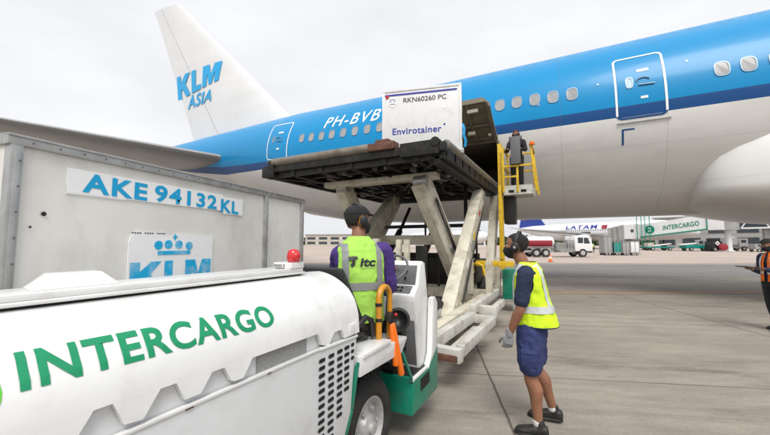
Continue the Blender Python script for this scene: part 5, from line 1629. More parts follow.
tag(op, 'driver seated on the white tractor, back turned, in lime vest, purple shirt and black cap', 'person')
eyes(hd2, op); face_mask(hd2, op, M['mask']); short_hair(hd2, op, M['hair'], .013)
headset(hd2, op, accent=M['rail_yellow'])
b = MB(); n = 36
rs = []
for t, o_ in ((.70, .014), (.74, .017), (.82, .018), (.90, .018), (.96, .017), (.985, .016)):
    rs.append([hd2.pt(2 * PI * i / n, t, o_) + hd2.dirv(0, 0, .012 * max(0, (t - .8) / .2)) for i in range(n)])
b.rings(rs)
pk_ = []
for z in (0, .006):
    pk_.append([hd2.L(.078 * math.cos(R(10 + 160 * i / 14)), .070 + .075 * math.sin(R(10 + 160 * i / 14)), .70 * .235 + z - .012 * math.sin(R(10 + 160 * i / 14))) for i in range(15)])
b.rings(pk_, cap=True)
b.build('cap', M['mask'], op, smooth=50)
b = MB()
Trunk([(-.02, 0, 0, .165, .125, .125), (.10, 0, -.01, .158, .122, .115), (.25, 0, -.02, .163, .122, .115), (.42, 0, -.02, .19, .122, .12), (.52, 0, -.012, .195, .105, .108), (.58, 0, -.008, .13, .085, .088), (.618, 0, -.002, .078, .064, .070)]).solid(b)
for s_, e, w_ in (oL, oR):
    limb(b, [s_ + Vector((-s_.x * .3, 0, .01)), s_, s_.lerp(e, .5), e, e.lerp(w_, .45), e.lerp(w_, .92)], [.072, .076, .068, .060, .055, .042], 4)
remesh(b, .008, 3, 'work_shirt', M['purple_cloth'], op, .010, 9)
b = MB(); Trunk([(-.06, 0, 0, .165, .12, .13), (.06, 0, 0, .16, .12, .125), (.12, 0, 0, .15, .115, .115)]).solid(b)
for h_, k_, a_ in lgs: limb(b, [h_, h_.lerp(k_, .5), k_, k_.lerp(a_, .4), k_.lerp(a_, .95)], [.10, .09, .072, .068, .06], 4)
remesh(b, .009, 3, 'work_trousers', M['dark_cloth'], op, .01, 8)
for h_, k_, a_ in lgs: shoe((a_.x, a_.y - .07, -.47), (a_.x, a_.y + .19, -.47), .085, 'boot', op, M['boot'], .05, a_)
VO = Trunk([(.0, 0, -.005, .200, .15, .165), (.08, 0, -.010, .195, .148, .152), (.20, 0, -.018, .188, .140, .138), (.34, 0, -.020, .195, .138, .136), (.46, 0, -.018, .198, .130, .130), (.53, 0, -.012, .180, .112, .118), (.575, 0, -.008, .140, .095, .102), (.615, 0, -.002, .098, .075, .086), (.64, 0, .004, .078, .064, .074)], 2.5)
def hole2(c): return abs(c.x) > .150 and ((c.y + .01) / .085) ** 2 + ((c.z - .43) / .12) ** 2 < 1
ov = vest_sheet(VO, R(97), R(443), 'hi_vis_vest', M['hivis_green'], op, .014, hole2)
band(VO, .238, .295, R(97), R(443), .011, 90, 4, m=M['reflect_grey'], parent=ov)
vertical_band(VO, (-.132, .132), .292, .588, True, M['reflect_grey'], ov, .011, .048)
b = MB()
for g in (R(97), R(443)): b.tube([VO.pt(g, .64 * j / 12, .006) for j in range(13)], .006, n=6)
b.build('vest_binding', M['navy_cloth'], ov)
letters('vest_lettering', 'itc', M['print_black'], lambda u, v: VO.back(-.028 + .125 * u, .415 + .066 * v, .012), op, bold=.035, shear=.15, cuts_u=6, cuts_v=2)
b = MB()
def vb(x, z): return VO.back(x, z, .012)
lg_ = [(-.118, .487), (-.048, .492), (-.042, .472), (-.062, .468), (-.064, .428), (-.088, .410), (-.100, .430), (-.086, .446), (-.088, .466), (-.112, .462)]
b.add([vb(*q) for q in lg_], [tuple(range(len(lg_)))]); b.build('vest_logo', M['print_black'], op)
b = MB(); b.add([vb(-.02, .400), vb(.09, .400), vb(.09, .404), vb(-.02, .404)], [(0, 1, 2, 3)]); b.build('vest_print', M['reflect_grey'], op)

# ---- simpler figures further off -----------------------------------------------
def far_person(loc, rz, label, pose, vest_m, shirt_m, leg_m, vox=.010, cap=True, group=None, tr=None, gloves=None, hset=False, s=1.0):
    h = Head((0, .055, 1.50), turn=pose.get('turn', 0), nod=pose.get('nod', 0))
    b = MB(); h.skull(b); limb(b, [(0, 0, 1.40), (0, .02, 1.47), (0, .03, 1.54)], [.064, .057, .056], 4)
    Trunk([(.86, 0, 0, .135, .095, .10), (1.15, 0, 0, .145, .10, .09), (1.30, 0, .0, .165, .105, .095), (1.38, 0, .0, .17, .09, .09), (1.43, 0, .0, .11, .07, .075), (1.46, 0, .0, .06, .05, .06)]).solid(b)
    arms = pose['arms']; legs = pose['legs']
    for (s_, e, w_, d_, n_, sd_) in arms:
        s_, e, w_ = map(Vector, (s_, e, w_))
        limb(b, [s_, s_.lerp(e, .4), e, e.lerp(w_, .35), e.lerp(w_, .75), w_], [.056, .05, .042, .043, .034, .028], 4)
        hand(b, w_, d_, n_, sd_, pose.get('curl', 40))
    for (k_, h_, a_) in legs:
        h_, k_, a_ = map(Vector, (h_, k_, a_)); limb(b, [h_, h_.lerp(k_, .5), k_, k_.lerp(a_, .3), a_], [.085, .074, .054, .054, .036], 4)
    o = remesh(b, vox, 2, 'person', M['skin_a']); o.location = loc; o.rotation_euler = (0, 0, rz); o.scale = (s, s, s)
    tag(o, label, 'person', group)
    eyes(h, o); face_mask(h, o, M['mask']); short_hair(h, o, M['hair'], .012)
    if hset: headset(h, o, band=M['red_paint'])
    if cap:
        c = MB(); c.rings([[h.pt(2 * PI * i / 28, t, q) for i in range(28)] for t, q in ((.70, .014), (.82, .018), (.94, .018), (.985, .016))])
        c.rings([[h.L(.078 * math.cos(R(10 + 16 * i)), .07 + .07 * math.sin(R(10 + 16 * i)), .165 + z) for i in range(11)] for z in (0, .006)]); c.build('cap', M['mask'], o, smooth=50)
    b = MB(); Trunk([(.90, 0, 0, .15, .11, .115), (1.15, 0, 0, .158, .115, .105), (1.30, 0, 0, .18, .12, .11), (1.38, 0, 0, .185, .105, .105), (1.43, 0, 0, .13, .085, .088), (1.47, 0, .006, .075, .062, .068)]).solid(b)
    for (s_, e, w_, *_r) in arms:
        s_, e, w_ = map(Vector, (s_, e, w_)); limb(b, [s_ + Vector((-s_.x * .3, 0, .01)), s_, s_.lerp(e, .5), e, e.lerp(w_, .45), e.lerp(w_, .9)], [.07, .074, .066, .058, .052, .042], 4)
    remesh(b, vox, 2, 'shirt', shirt_m, o, .006, 9)
    b = MB(); Trunk([(.82, 0, 0, .15, .11, .12), (1.0, 0, 0, .15, .105, .11)]).solid(b)
    for (k_, h_, a_) in legs:
        h_, k_, a_ = map(Vector, (h_, k_, a_)); limb(b, [h_, h_.lerp(k_, .5), k_, k_.lerp(a_, .5), k_.lerp(a_, 1.0)], [.105, .095, .08, .074, .068], 4)
    remesh(b, vox, 2, 'trousers', leg_m, o, .008, 9)
    for (k_, h_, a_) in legs:
        a_ = Vector(a_); shoe((a_.x, a_.y - .07, 0), (a_.x * 1.1, a_.y + .19, 0), .08, 'boot', o, M['boot'], .048, a_)
    if vest_m:
        T_ = tr or Trunk([(.92, 0, 0, .185, .145, .155), (1.10, 0, 0, .182, .138, .14), (1.28, 0, 0, .19, .135, .13), (1.36, 0, 0, .183, .12, .12), (1.41, 0, 0, .145, .10, .105), (1.45, 0, .004, .105, .08, .09), (1.475, 0, .01, .082, .066, .074)], 2.4)
        v = vest_sheet(T_, R(97), R(443), 'hi_vis_vest', vest_m, o, .008, lambda c: abs(c.x) > .14 and (c.y / .085) ** 2 + ((c.z - 1.30) / .115) ** 2 < 1)
        band(T_, 1.06, 1.11, R(97), R(443), .009, 60, 3, parent=v); vertical_band(T_, (-.11, .11), 1.11, 1.46, True, M['reflect'], v); vertical_band(T_, (-.11, .11), 1.11, 1.46, False, M['reflect'], v)
    return o

stand = [((-.105, .01, .49), (-.10, 0, .90), (-.11, -.02, .10)), ((.105, .02, .49), (.10, 0, .90), (.12, -.03, .10))]
poseR = dict(turn=4, nod=-8, curl=25, legs=[((-.10, .04, .49), (-.10, 0, .90), (-.11, .06, .10)), ((.105, -.02, .49), (.10, 0, .90), (.12, -.12, .10))],
             arms=[((-.195, 0, 1.375), (-.23, .03, 1.10), (-.12, .28, 1.16), (.15, .95, .1), (0, 0, 1), (-1, 0, 0)), ((.195, 0, 1.375), (.23, .02, 1.10), (.12, .26, 1.14), (-.2, .95, .05), (0, 0, 1), (1, 0, 0))])
far_person((3.50, 9.27, 0), FW - PI / 2 - R(4), 'person at the right edge in orange hi-vis vest and dark trousers holding a black tablet', poseR, M['hivis_orange'], M['navy_cloth'], M['dark_cloth'], .008)
f_ = Vector((math.cos(FW - R(4)), math.sin(FW - R(4)), 0)); sd2 = Vector((-f_.y, f_.x, 0))
tabl = thing('tablet', tuple(Vector((3.50, 9.27, 1.165)) + f_ * .40), 'black tablet held out flat by the person in the orange vest', 'tablet')
b = MB(); c = Vector((3.50, 9.27, 1.185)) + f_ * .42
P_ = [c + f_ * u + sd2 * w + Vector((0, 0, z + u * .12)) for z in (-.008, .008) for u, w in ((-.12, -.14), (.14, -.14), (.14, .14), (-.12, .14))]
b.hexa(P_); case = b.build('case', M['black'], tabl, bevel=.004)
b = MB(); b.add([c + f_ * u + sd2 * w + Vector((0, 0, .0095 + u * .12)) for u, w in ((-.105, -.125), (.125, -.125), (.125, .125), (-.105, .125))], [(0, 1, 2, 3)]); b.build('screen', M['glass_dark'], tabl)

poseC = dict(turn=-8, nod=-4, curl=45, legs=stand, arms=[((-.195, 0, 1.375), (-.26, .05, 1.12), (-.16, .26, 1.10), (.2, .95, 0), (0, 0, -1), (1, 0, 0)), ((.195, 0, 1.375), (.27, .06, 1.13), (.20, .30, 1.12), (-.1, .95, 0), (0, 0, -1), (-1, 0, 0))])
far_person((-1.17, 10.50, CZ), PI - R(2), 'loader operator in dark clothes and mask standing in the raised yellow cage', poseC, None, M['dark_cloth'], M['dark_cloth'], .009, False, hset=True, s=.96)
# ------------------------------------------------------------------ far side of the apron
def frame(p, q):
    """Local frame: origin p, x towards q on the ground."""
    p, q = Vector((p[0], p[1], 0)), Vector((q[0], q[1], 0)); d = (q - p); return math.atan2(d.y, d.x), d.length

# second airliner
NZ, TL = Vector((27.5, 103.0, 0)), Vector((-14.5, 127.0, 0))
rz2, ln2 = frame(TL, NZ)
a2 = thing('distant_airliner', tuple(TL), 'white airliner with indigo tail and dark lettering parked behind the jet bridge', 'airliner', rz=rz2, local=True)
ZC2, R2 = 4.9, 2.55
S2 = [(0, 6.3, .3), (2, 6.2, .7), (6, 5.8, 1.5), (11, 5.2, 2.2), (15, ZC2, R2), (ln2 - 8, ZC2, R2), (ln2 - 4, ZC2 - .15, 2.2), (ln2 - 1.5, ZC2 - .5, 1.4), (ln2 - .4, ZC2 - .75, .7), (ln2, ZC2 - .8, .15)]
b = MB(); b.rings([[(x, r * math.cos(2 * PI * i / 40), z + r * math.sin(2 * PI * i / 40)) for i in range(40)] for x, z, r in S2])
fus = b.build('fuselage', M['latam_white'], a2, smooth=60)
def h2(x, a, off=.02):
    for p, q in zip(S2, S2[1:]):
        if p[0] <= x <= q[0]:
            t = (x - p[0]) / (q[0] - p[0]); z = p[1] + (q[1] - p[1]) * t; r = p[2] + (q[2] - p[2]) * t
    return Vector((x, -(r + off) * math.cos(R(a)), z + (r + off) * math.sin(R(a))))
fin_o = [(0.5, 6.2), (2.5, 14.2), (5.2, 14.2), (10.5, 7.2), (12.5, 6.9)]
b = MB(); b.prism(fin_o, lambda u, v: (u, -.18, v), lambda u, v: (u, .18, v)); f2 = b.build('tail_fin', M['latam_indigo'], a2)
b = MB(); b.prism([(2.2, 9.4), (4.6, 9.7), (5.4, 11.2), (2.4, 12)], lambda u, v: (u, -.22, v), lambda u, v: (u, -.185, v)); b.build('tail_swoosh', M['latam_coral'], f2)
b = MB()
for s_ in (-1, 1): b.hexa([(1.5, s_ * .6, 6.2), (5, s_ * .6, 6.2), (2.2, s_ * 7, 6.8), (.8, s_ * 7, 6.8), (1.5, s_ * .6, 6.4), (5, s_ * .6, 6.4), (2.2, s_ * 7, 6.9), (.8, s_ * 7, 6.9)])
b.build('tailplane', M['latam_white'], a2)
for s_ in (-1, 1):
    b = MB(); b.hexa([(20, s_ * 2, 3.6), (29, s_ * 2, 3.6), (18, s_ * 19, 5.2), (15.8, s_ * 19, 5.2), (20, s_ * 2, 4.1), (29, s_ * 2, 4.1), (18, s_ * 19, 5.4), (15.8, s_ * 19, 5.4)]); b.build('wing', M['stab_grey'], a2)
    b = MB(); b.disc((24, s_ * 7.5, 2.6), (1, 0, 0), [(.6, -1.2), (1.2, 0), (1.4, 2.2), (1.25, 3.6), (1.1, 3.62), (.9, 3.2), (0, 3.2)], n=24); b.build('engine', M['latam_white'], a2, smooth=50)
for x, s_ in ((21.5, -1), (21.5, 1), (ln2 - 7, 0)):
    b = MB(); b.tube([(x, s_ * 3.2, 3.4), (x, s_ * 3.2, .6)], .14)
    for d in (-.45, .45): b.disc((x, s_ * 3.2 + d, .55), (0, 1, 0), [(.55, -.2), (.55, .2)], n=18)
    b.build('landing_gear', M['rubber'], a2)
b = MB()
for i in range(46):
    x = 12.5 + .62 * i
    if x > ln2 - 7: break
    b.rings([[h2(x + u, a) for u in (0, .26)] for a in (4, 12)], cap=False, closed=False)
b.build('cabin_windows', M['glass_dark'], fus)
b = MB(); b.rings([[h2(ln2 - 25.5 + 2.6 * u, a, .03) for u in (0, .5, 1)] for a in (-50, -30, -10, -2)], cap=False, closed=False); b.build('cargo_door', M['dark_slot'], fus)
b = MB(); b.rings([[h2(ln2 - 20.0 + 1.4 * u, a, .03) for u in (0, .5, 1)] for a in (14, 24, 34, 42)], cap=False, closed=False); b.build('airline_emblem', M['latam_red'], fus)
letters('airline_lettering', 'LATAM', M['cool_navy'], lambda u, v: h2(ln2 - 30.0 + 8.8 * u, 17 + 30 * v, .03), a2, bold=.03, cuts_u=4, cuts_v=3, space=1.25)

# far nose of a third aircraft at the left of the yellow mast
a3 = thing('distant_airliner', (-18.5, 93.0, 0), 'far white and blue aircraft tail section glimpsed beside the yellow mast', 'airliner', rz=R(150), local=True)
b = MB(); b.rings([[(x, r * math.cos(2 * PI * i / 28), 3.2 + dz + r * math.sin(2 * PI * i / 28)) for i in range(28)] for x, r, dz in ((-1, .2, .4), (0, .9, .2), (2, 1.7, 0), (6, 2.0, 0), (30, 2.0, 0), (36, .3, .8))]); b.build('fuselage', M['latam_white'], a3, smooth=60)
b = MB(); b.rings([[(x, 2.03 * math.cos(R(a)), 3.2 + 2.03 * math.sin(R(a))) for a in range(95, 171, 15)] for x in (2.6, 5.2)], cap=False, closed=False); b.build('blue_stripe', M['latam_indigo'], a3, smooth=60)
b = MB(); b.disc((4, 3.6, 1.9), (1, 0, 0), [(.6, -1.4), (.95, 0), (1.0, 1.6), (.8, 1.62), (0, 1.3)], n=22); b.build('engine', M['latam_white'], a3, smooth=50)
for x in (4.0, 18.0):
    b = MB(); b.tube([(x, 0, 1.6), (x, 0, .5)], .12); b.disc((x, .3, .45), (0, 1, 0), [(.45, -.2), (.45, .2)]); b.build('landing_gear', M['rubber'], a3)

# jet bridge
jb = thing('jet_bridge', (30, 94.5, 0), 'white passenger jet bridge with green edging and green lettering reaching the far white aircraft', 'jet bridge')
A_, B_ = Vector((15.6, 98.6, 0)), Vector((25.95, 92.55, 0)); dj = (B_ - A_).normalized(); nj = Vector((-dj.y, dj.x, 0)); lj = (B_ - A_).length
def J(s, y, z): p = A_ + dj * s + nj * y; return Vector((p.x, p.y, z))
zb_ = lambda s: 2.95 + (4.45 - 2.95) * s / lj
zt_ = lambda s: 5.9 + (7.6 - 5.9) * s / lj
b = MB(); b.hexa([J(0, 0, zb_(0)), J(lj, 0, zb_(lj)), J(lj, 3, zb_(lj)), J(0, 3, zb_(0)), J(0, 0, zt_(0)), J(lj, 0, zt_(lj)), J(lj, 3, zt_(lj)), J(0, 3, zt_(0))])
tun = b.build('tunnel', M['bridge_white'], jb)
b = MB(); b.beam(J(-.2, -.06, zb_(0) + .05), J(lj, -.06, zb_(lj) + .05), .12, .26); b.beam(J(lj - .15, -.06, zb_(lj)), J(lj - .15, -.06, zt_(lj)), .25, .12, up=(1, 0, 0)); b.build('green_edging', M['bridge_green'], tun)
letters('bridge_lettering', 'INTERCARGO', M['bridge_green'], lambda u, v: J(lj * (.37 + .52 * u), -.05, zb_(lj * (.37 + .52 * u)) + 1.0 + 1.0 * v), jb, bold=.02, space=1.08)
b = MB(); c = J(lj * .16, -.03, zb_(lj * .16) + 1.55); b.disc(c, -nj, [(.95, 0), (.95, .04)], n=28); gd = b.build('gate_disc', M['bridge_green'], tun)
cz = c - nj * .05
letters('gate_number', '2', M['white_mark'], lambda u, v: cz + dj * (-.3 + .6 * u) + Vector((0, 0, -.5 + 1.0 * v)), jb, bold=.03)
b = MB(); b.hexa([J(-3.2, -.3, 2.6), J(0, -.3, 2.7), J(0, 3.4, 2.7), J(-3.2, 3.4, 2.6), J(-3.2, -.3, 6.0), J(0, -.3, 6.1), J(0, 3.4, 6.1), J(-3.2, 3.4, 6.0)])
cabx = b.build('cab', M['bridge_white'], jb)
b = MB(); b.hexa([J(-1.8, -.34, 4.2), J(-1.2, -.34, 4.2), J(-1.2, -.31, 4.2), J(-1.8, -.31, 4.2), J(-1.8, -.34, 4.9), J(-1.2, -.34, 4.9), J(-1.2, -.31, 4.9), J(-1.8, -.31, 4.9)]); b.build('cab_window', M['glass_dark'], cabx)
b = MB()
for k in range(6):
    s0 = -3.2 - .55 * k; gap = .06
    b.hexa([J(s0 - .5, -.3 - .2 * (k % 2), 2.0), J(s0, -.3 - .2 * (k % 2), 2.3), J(s0, 3.4, 2.3), J(s0 - .5, 3.4, 2.0), J(s0 - .5 - .3, -.3 - .2 * (k % 2), 5.9 - .12 * k), J(s0, -.3 - .2 * (k % 2), 6.1 - .12 * k), J(s0, 3.4, 6.1 - .12 * k), J(s0 - .8, 3.4, 5.9 - .12 * k)])
b.build('bellows_canopy', M['bridge_grey'], jb)
b = MB()
for s_ in (-.4, 1.2):
    b.beam(J(s_, -.5, .6), J(s_, -.5, 8.6), .14, .14); b.beam(J(s_ + .9, -.5, .6), J(s_ + .9, -.5, 8.6), .14, .14); b.beam(J(s_, -.5, 8.6), J(s_ + .9, -.5, 8.6), .14, .14)
b.beam(J(-.4, -.5, .7), J(2.1, 3.3, .7), .3, .4)
b.build('lift_column', M['bridge_green'], jb)
for y in (-.3, 3.2):
    b = MB(); c = J(.9, y, .55); b.disc(c, nj, [(.55, -.25), (.55, .25)], n=20); b.build('wheel', M['rubber'], jb)
C_ = Vector((28.9, 94.1, 0))
b = MB(); b.hexa([J(lj, -.1, 4.3), J(lj + 2.2, -.1, 4.3), J(lj + 2.2, 3.2, 4.3), J(lj, 3.2, 4.3), J(lj, -.1, 7.9), J(lj + 2.2, -.1, 8.0), J(lj + 2.2, 3.2, 8.0), J(lj, 3.2, 7.9)]); b.build('rotunda_joint', M['bridge_white'], jb)
b = MB(); b.disc((C_.x + .3, C_.y, 4.3), (0, 0, 1), [(1.9, 0), (1.9, 3.9), (1.6, 4.1), (0, 4.1)], n=30); rot = b.build('rotunda', M['bridge_grey'], jb, smooth=40)
b = MB(); b.disc((C_.x + .5, C_.y, 0), (0, 0, 1), [(.9, 0), (.9, .12), (.52, .14), (.52, 4.2), (1.0, 4.3)], n=24); b.build('column', M['bridge_white'], jb, smooth=40)
b = MB()
D0, D1 = Vector((31.2, 93.5, 0)), Vector((60, 82, 0)); dd = (D1 - D0); ld2 = dd.length; dd.normalize(); nd = Vector((-dd.y, dd.x, 0))
def K_(s, y, z): p = D0 + dd * s + nj * y; return Vector((p.x, p.y, z))
for y in (0, 3):
    for z in (4.6, 7.8): b.beam(K_(0, y, z), K_(ld2, y, z), .3, .3)
    for i in range(8):
        s0 = i * ld2 / 8; s1 = (i + .5) * ld2 / 8; s2 = (i + 1) * ld2 / 8
        b.beam(K_(s0, y, 4.6), K_(s1, y, 7.8), .2, .2); b.beam(K_(s1, y, 7.8), K_(s2, y, 4.6), .2, .2)
b.build('truss', M['bridge_white'], jb)
b = MB(); b.hexa([K_(0, .3, 4.5), K_(ld2, .3, 4.5), K_(ld2, 2.7, 4.5), K_(0, 2.7, 4.5), K_(0, .3, 7.7), K_(ld2, .3, 7.7), K_(ld2, 2.7, 7.7), K_(0, 2.7, 7.7)]); b.build('glazed_walkway', M['glass_dark'], jb)
for s_ in (3.2, 20):
    b = MB(); b.beam(K_(s_, 1.5, 0), K_(s_, 1.5, 4.5), 1.1, 1.1, up=(1, 0, 0)); b.build('walkway_pier', M['bridge_grey'], jb)

# terminal behind, and low buildings at the left
def building(loc, rz, L_, D_, H2, lab, wm, bays, cat='building'):
    t = thing('terminal_building' if cat == 'terminal' else 'airport_building', loc, lab, cat, rz=rz, local=True)
    b = MB(); b.box(0, L_, 0, D_, 0, H2); w = b.build('wall', wm, t)
    b = MB(); b.box(-.4, L_ + .4, -.4, D_ + .4, H2, H2 + .4); b.build('roof', M['bridge_grey'], t)
    for k, (z0, z1) in enumerate(bays):
        n = max(3, int(L_ / 6))
        for i in range(min(n, 14)):
            x0 = L_ * (i + .15) / n; x1 = L_ * (i + .85) / n
            b = MB(); b.box(x0, x1, -.08, .05, z0, z1); b.build('window', M['glass_dark'], t)
    return t
building((26, 140, 0), R(-24), 90, 20, 9.5, 'long grey terminal building far behind the jet bridge', M['bridge_grey'], ((1, 3.2), (4.5, 7.8)), 'terminal')
building((-130, 150, 0), R(22), 34, 14, 6.2, 'low beige airport building far off behind the seated driver', M['concrete_wall'], ((1, 2.4), (3.6, 5)))
building((-88, 190, 0), R(25), 50, 16, 6.0, 'pale hangar far off between the loader legs', M['bridge_white'], ((.5, 3.6),))
building((-230, 150, 0), R(35), 70, 20, 8.0, 'wide pale building at the far left behind the grubby container', M['concrete_wall'], ((1, 2.4), (4, 6)))
rn = random.Random(11)
tl = MB()
for i in range(420):
    t = rn.random(); x = -260 + 330 * t; y = 235 + 50 * t + rn.uniform(-6, 6)
    h = rn.uniform(2.5, 7.0) * (0.6 + .6 * noise.noise(Vector((x * .03, 2, 0))) ** 2 + .3)
    for k in range(10):
        c = Vector((x + rn.uniform(-3.5, 3.5), y + rn.uniform(-2, 2), max(.5, h * rn.uniform(.15, 1.0)))); s_ = rn.uniform(.7, 1.7)
        a, e = rn.random() * 6.28, rn.random() * 3
        u = Vector((math.cos(a), math.sin(a) * .4, math.sin(e))) * s_; w = Vector((-math.sin(e), .3, math.cos(a))) * s_
        tl.add([c - u - w * .6, c + u - w, c + u * .8 + w, c - u + w * .8], [(0, 1, 2, 3)])
tag(tl.build('treeline', M['leaf_far']), 'low dark treeline along the far edge of the airfield', 'treeline', kind='stuff')

# fuel truck, cab to the right
def wheelset(t, pts, r, w, ax=(0, 1, 0)):
    for p in pts:
        b = MB(); b.disc(p, ax, [(r * .6, -w), (r * .95, -w), (r, -w * .7), (r, w * .7), (r * .95, w), (r * .6, w)], n=20); o = b.build('wheel', M['rubber'], t, smooth=40)
        b = MB(); b.disc(p, ax, [(r * .55, -w * 1.02), (r * .55, w * 1.02)], n=14); b.build('rim', M['rim'], o)
rz3, l3 = frame((-4.6, 44.2), (2.6, 47.9))
ft = thing('fuel_truck', (-4.6, 44.2, 0), 'white fuel truck with a red banded tank seen between the men across the apron', 'fuel truck', rz=rz3, local=True)
b = MB(); b.box(0, 7.6, -.45, .45, .55, .8); b.box(3.9, 5.6, -1.1, 1.1, .6, 1.0); b.box(3.6, 4.8, -1.05, -.3, .8, 1.7); b.box(4.9, 5.6, -1.0, -.2, 1.0, 2.0); b.build('chassis', M['bridge_grey'], ft)
b = MB()
for i in range(7): b.tube([(3.7 + .3 * i, -1.12, .6 + .1 * (i % 3)), (3.8 + .28 * i, -1.12, 1.5 + .15 * (i % 2))], .05, n=6)
b.build('pump_pipes', M['alu'], ft)
b = MB(); b.disc((.1, 0, 1.72), (1, 0, 0), [(.3, -.1), (.64, 0), (.72, .25), (.72, 3.2), (.64, 3.45), (.3, 3.55)], n=28); tk = b.build('tank', M['latam_white'], ft, smooth=40)
b = MB(); b.disc((.1, 0, 1.72), (1, 0, 0), [(.83, .15), (.83, 3.3)], n=28)
b2 = MB(); b2.rings([[(.3 + 3.0 * i / 6, -.735 * math.cos(R(a)), 1.72 + .735 * math.sin(R(a))) for i in range(7)] for a in range(-40, 21, 10)], cap=False, closed=False); b2.build('red_band', M['latam_red'], tk, smooth=60)
letters('tank_lettering', 'WORLD', M['white_mark'], lambda u, v: Vector((.9 + 1.9 * u, -.845, 1.52 + .32 * v)), ft, bold=.04) if False else None
b = MB(); b.prism([(5.7, .7), (7.75, .7), (7.75, 1.55), (7.35, 2.5), (5.8, 2.5), (5.7, 2.3)], lambda u, v: (u, -1.15, v), lambda u, v: (u, 1.15, v)); cb3 = b.build('cab', M['latam_white'], ft, bevel=.06)
for (x0, x1, za, zb2, k) in ((6.05, 6.65, 1.65, 2.3, 0), (6.75, 7.35, 1.6, 2.28, 1)):
    b = MB(); b.prism([(x0, za), (x1 + (.12 if k else 0), za), (x1 - (.12 if k else 0), zb2), (x0, zb2)], lambda u, v: (u, -1.17, v), lambda u, v: (u, -1.152, v)); b.build('window', M['glass_dark'], cb3)
b = MB(); b.hexa([(7.77, -1, 1.6), (7.78, -1, 1.6), (7.78, 1, 1.6), (7.77, 1, 1.6), (7.42, -1, 2.4), (7.44, -1, 2.4), (7.44, 1, 2.4), (7.42, 1, 2.4)]); b.build('windscreen', M['glass_dark'], cb3)
b = MB(); b.box(7.7, 7.9, -1.1, 1.1, .5, .85); b.build('bumper', M['bridge_grey'], ft, bevel=.03)
b = MB(); b.beam((1.0, -.3, 3.0), (6.6, -.3, 2.55), .12, .16); b.beam((1.2, -.3, 3.0), (1.0, -.3, 2.5), .1, .1); b.build('hose_boom', M['bridge_grey'], ft)
wheelset(ft, [(x, y, .5) for x in (1.2, 2.3, 6.6) for y in (-1.0, 1.0)], .5, .16)

def cart(p, rz, L_, W_, h, lab, m, sides):
    t = thing('baggage_cart', p, lab, 'cart', 'carts parked under the jet bridge', rz=rz, local=True)
    b = MB(); b.box(0, L_, 0, W_, .32, .44); b.build('deck', M['bridge_grey'], t)
    b = MB(); b.box(0.03, L_ - .03, .03, W_ - .03, .44, h); bx = b.build('hood' if sides else 'curtain_box', m, t, bevel=.03)
    b = MB()
    for x in (.0, L_ / 2, L_): b.box(x - .03, x + .03, -.01, .03, .4, h)
    b.box(-.03, L_ + .03, -.02, W_ + .02, h, h + .06); b.build('frame', M['alu'], t)
    wheelset(t, [(x, y, .2) for x in (.3, L_ - .3) for y in (.1, W_ - .1)], .2, .06)
    b = MB(); b.tube([(L_, W_ / 2, .38), (L_ + .7, W_ / 2, .2)], .04, n=6); b.build('drawbar', M['bridge_grey'], t)
rzc = R(27)
def CP(px): return (4.6 + (px - 604) * .119, 54.0 + (px - 604) * .061, 0)
cart(CP(604), rzc, 1.0, 1.3, 2.5, 'tall grey hooded cart, leftmost of the row under the jet bridge', M['bridge_grey'], 1)
cart(CP(614), rzc, .9, 1.3, 1.75, 'green sided cart in the row under the jet bridge', M['teal'], 0)
cart(CP(622), rzc, .95, 1.3, 1.8, 'grey sided cart between the green and the white carts', M['bridge_grey'], 1)
cart(CP(630), rzc, 1.15, 1.3, 1.85, 'white boxy cart, rightmost of the row under the jet bridge', M['bridge_white'], 0)

cn_ = thing('traffic_cone', (-1.2, 33.3, 0), 'orange traffic cone standing alone on the pale apron behind the man in yellow', 'cone')
b = MB(); b.disc((-1.2, 33.3, .03), (0, 0, 1), [(.17, 0), (.03, .65), (0, .66)], n=18); k_ = b.build('cone', M['wand'], cn_, smooth=40)
b = MB(); b.disc((-1.2, 33.3, .03), (0, 0, 1), [(.117, .28), (.091, .42)], n=18); b.build('white_band', M['white_mark'], k_)
b = MB(); b.box(-1.42, -.98, 33.08, 33.52, 0, .035); b.build('base', M['rubber'], cn_)

# belt loader, tug and extinguisher under the jet bridge
bl = thing('belt_loader', (21.5, 91.5, 0), 'teal belt loader parked under the jet bridge', 'belt loader', rz=R(22), local=True)
b = MB(); b.box(0, 5.4, -1, 1, .55, 1.25); b.build('body', M['teal'], bl, bevel=.05)
b = MB(); b.beam((-.8, -.2, 1.3), (5.6, -.2, 1.9), 1.1, .22); b.build('belt', M['bridge_white'], bl)
b = MB(); b.box(2.2, 3.4, -1, -.2, 1.25, 2.3); b.build('cab', M['bridge_grey'], bl, bevel=.05)
b = MB(); b.box(2.4, 3.2, -1.02, -1.0, 1.5, 2.1); b.build('window', M['glass_dark'], bl)
wheelset(bl, [(x, y, .4) for x in (.9, 4.5) for y in (-.95, .95)], .4, .14)
b2_ = thing('flatbed_trailer', (15.6, 93.6, 0), 'low teal and white trailer beside the belt loader', 'trailer', rz=R(20), local=True)
b = MB(); b.box(0, 5.2, -1, 1, .55, .85); b.build('deck', M['teal'], b2_, bevel=.03)
b = MB(); b.beam((.2, -.3, .9), (4.8, -.3, 1.5), .8, .2); b.build('ramp', M['bridge_white'], b2_)
b = MB(); b.box(.1, 1.2, -.9, .7, .85, 1.7); b.build('crate', M['concrete_wall'], b2_, bevel=.03)
wheelset(b2_, [(x, y, .4) for x in (.9, 4.3) for y in (-.95, .95)], .4, .14)
bk_ = thing('pushback_tug', (25.0, 89.6, 0), 'dark tug with a white diamond warning plate under the jet bridge', 'tug', rz=R(24), local=True)
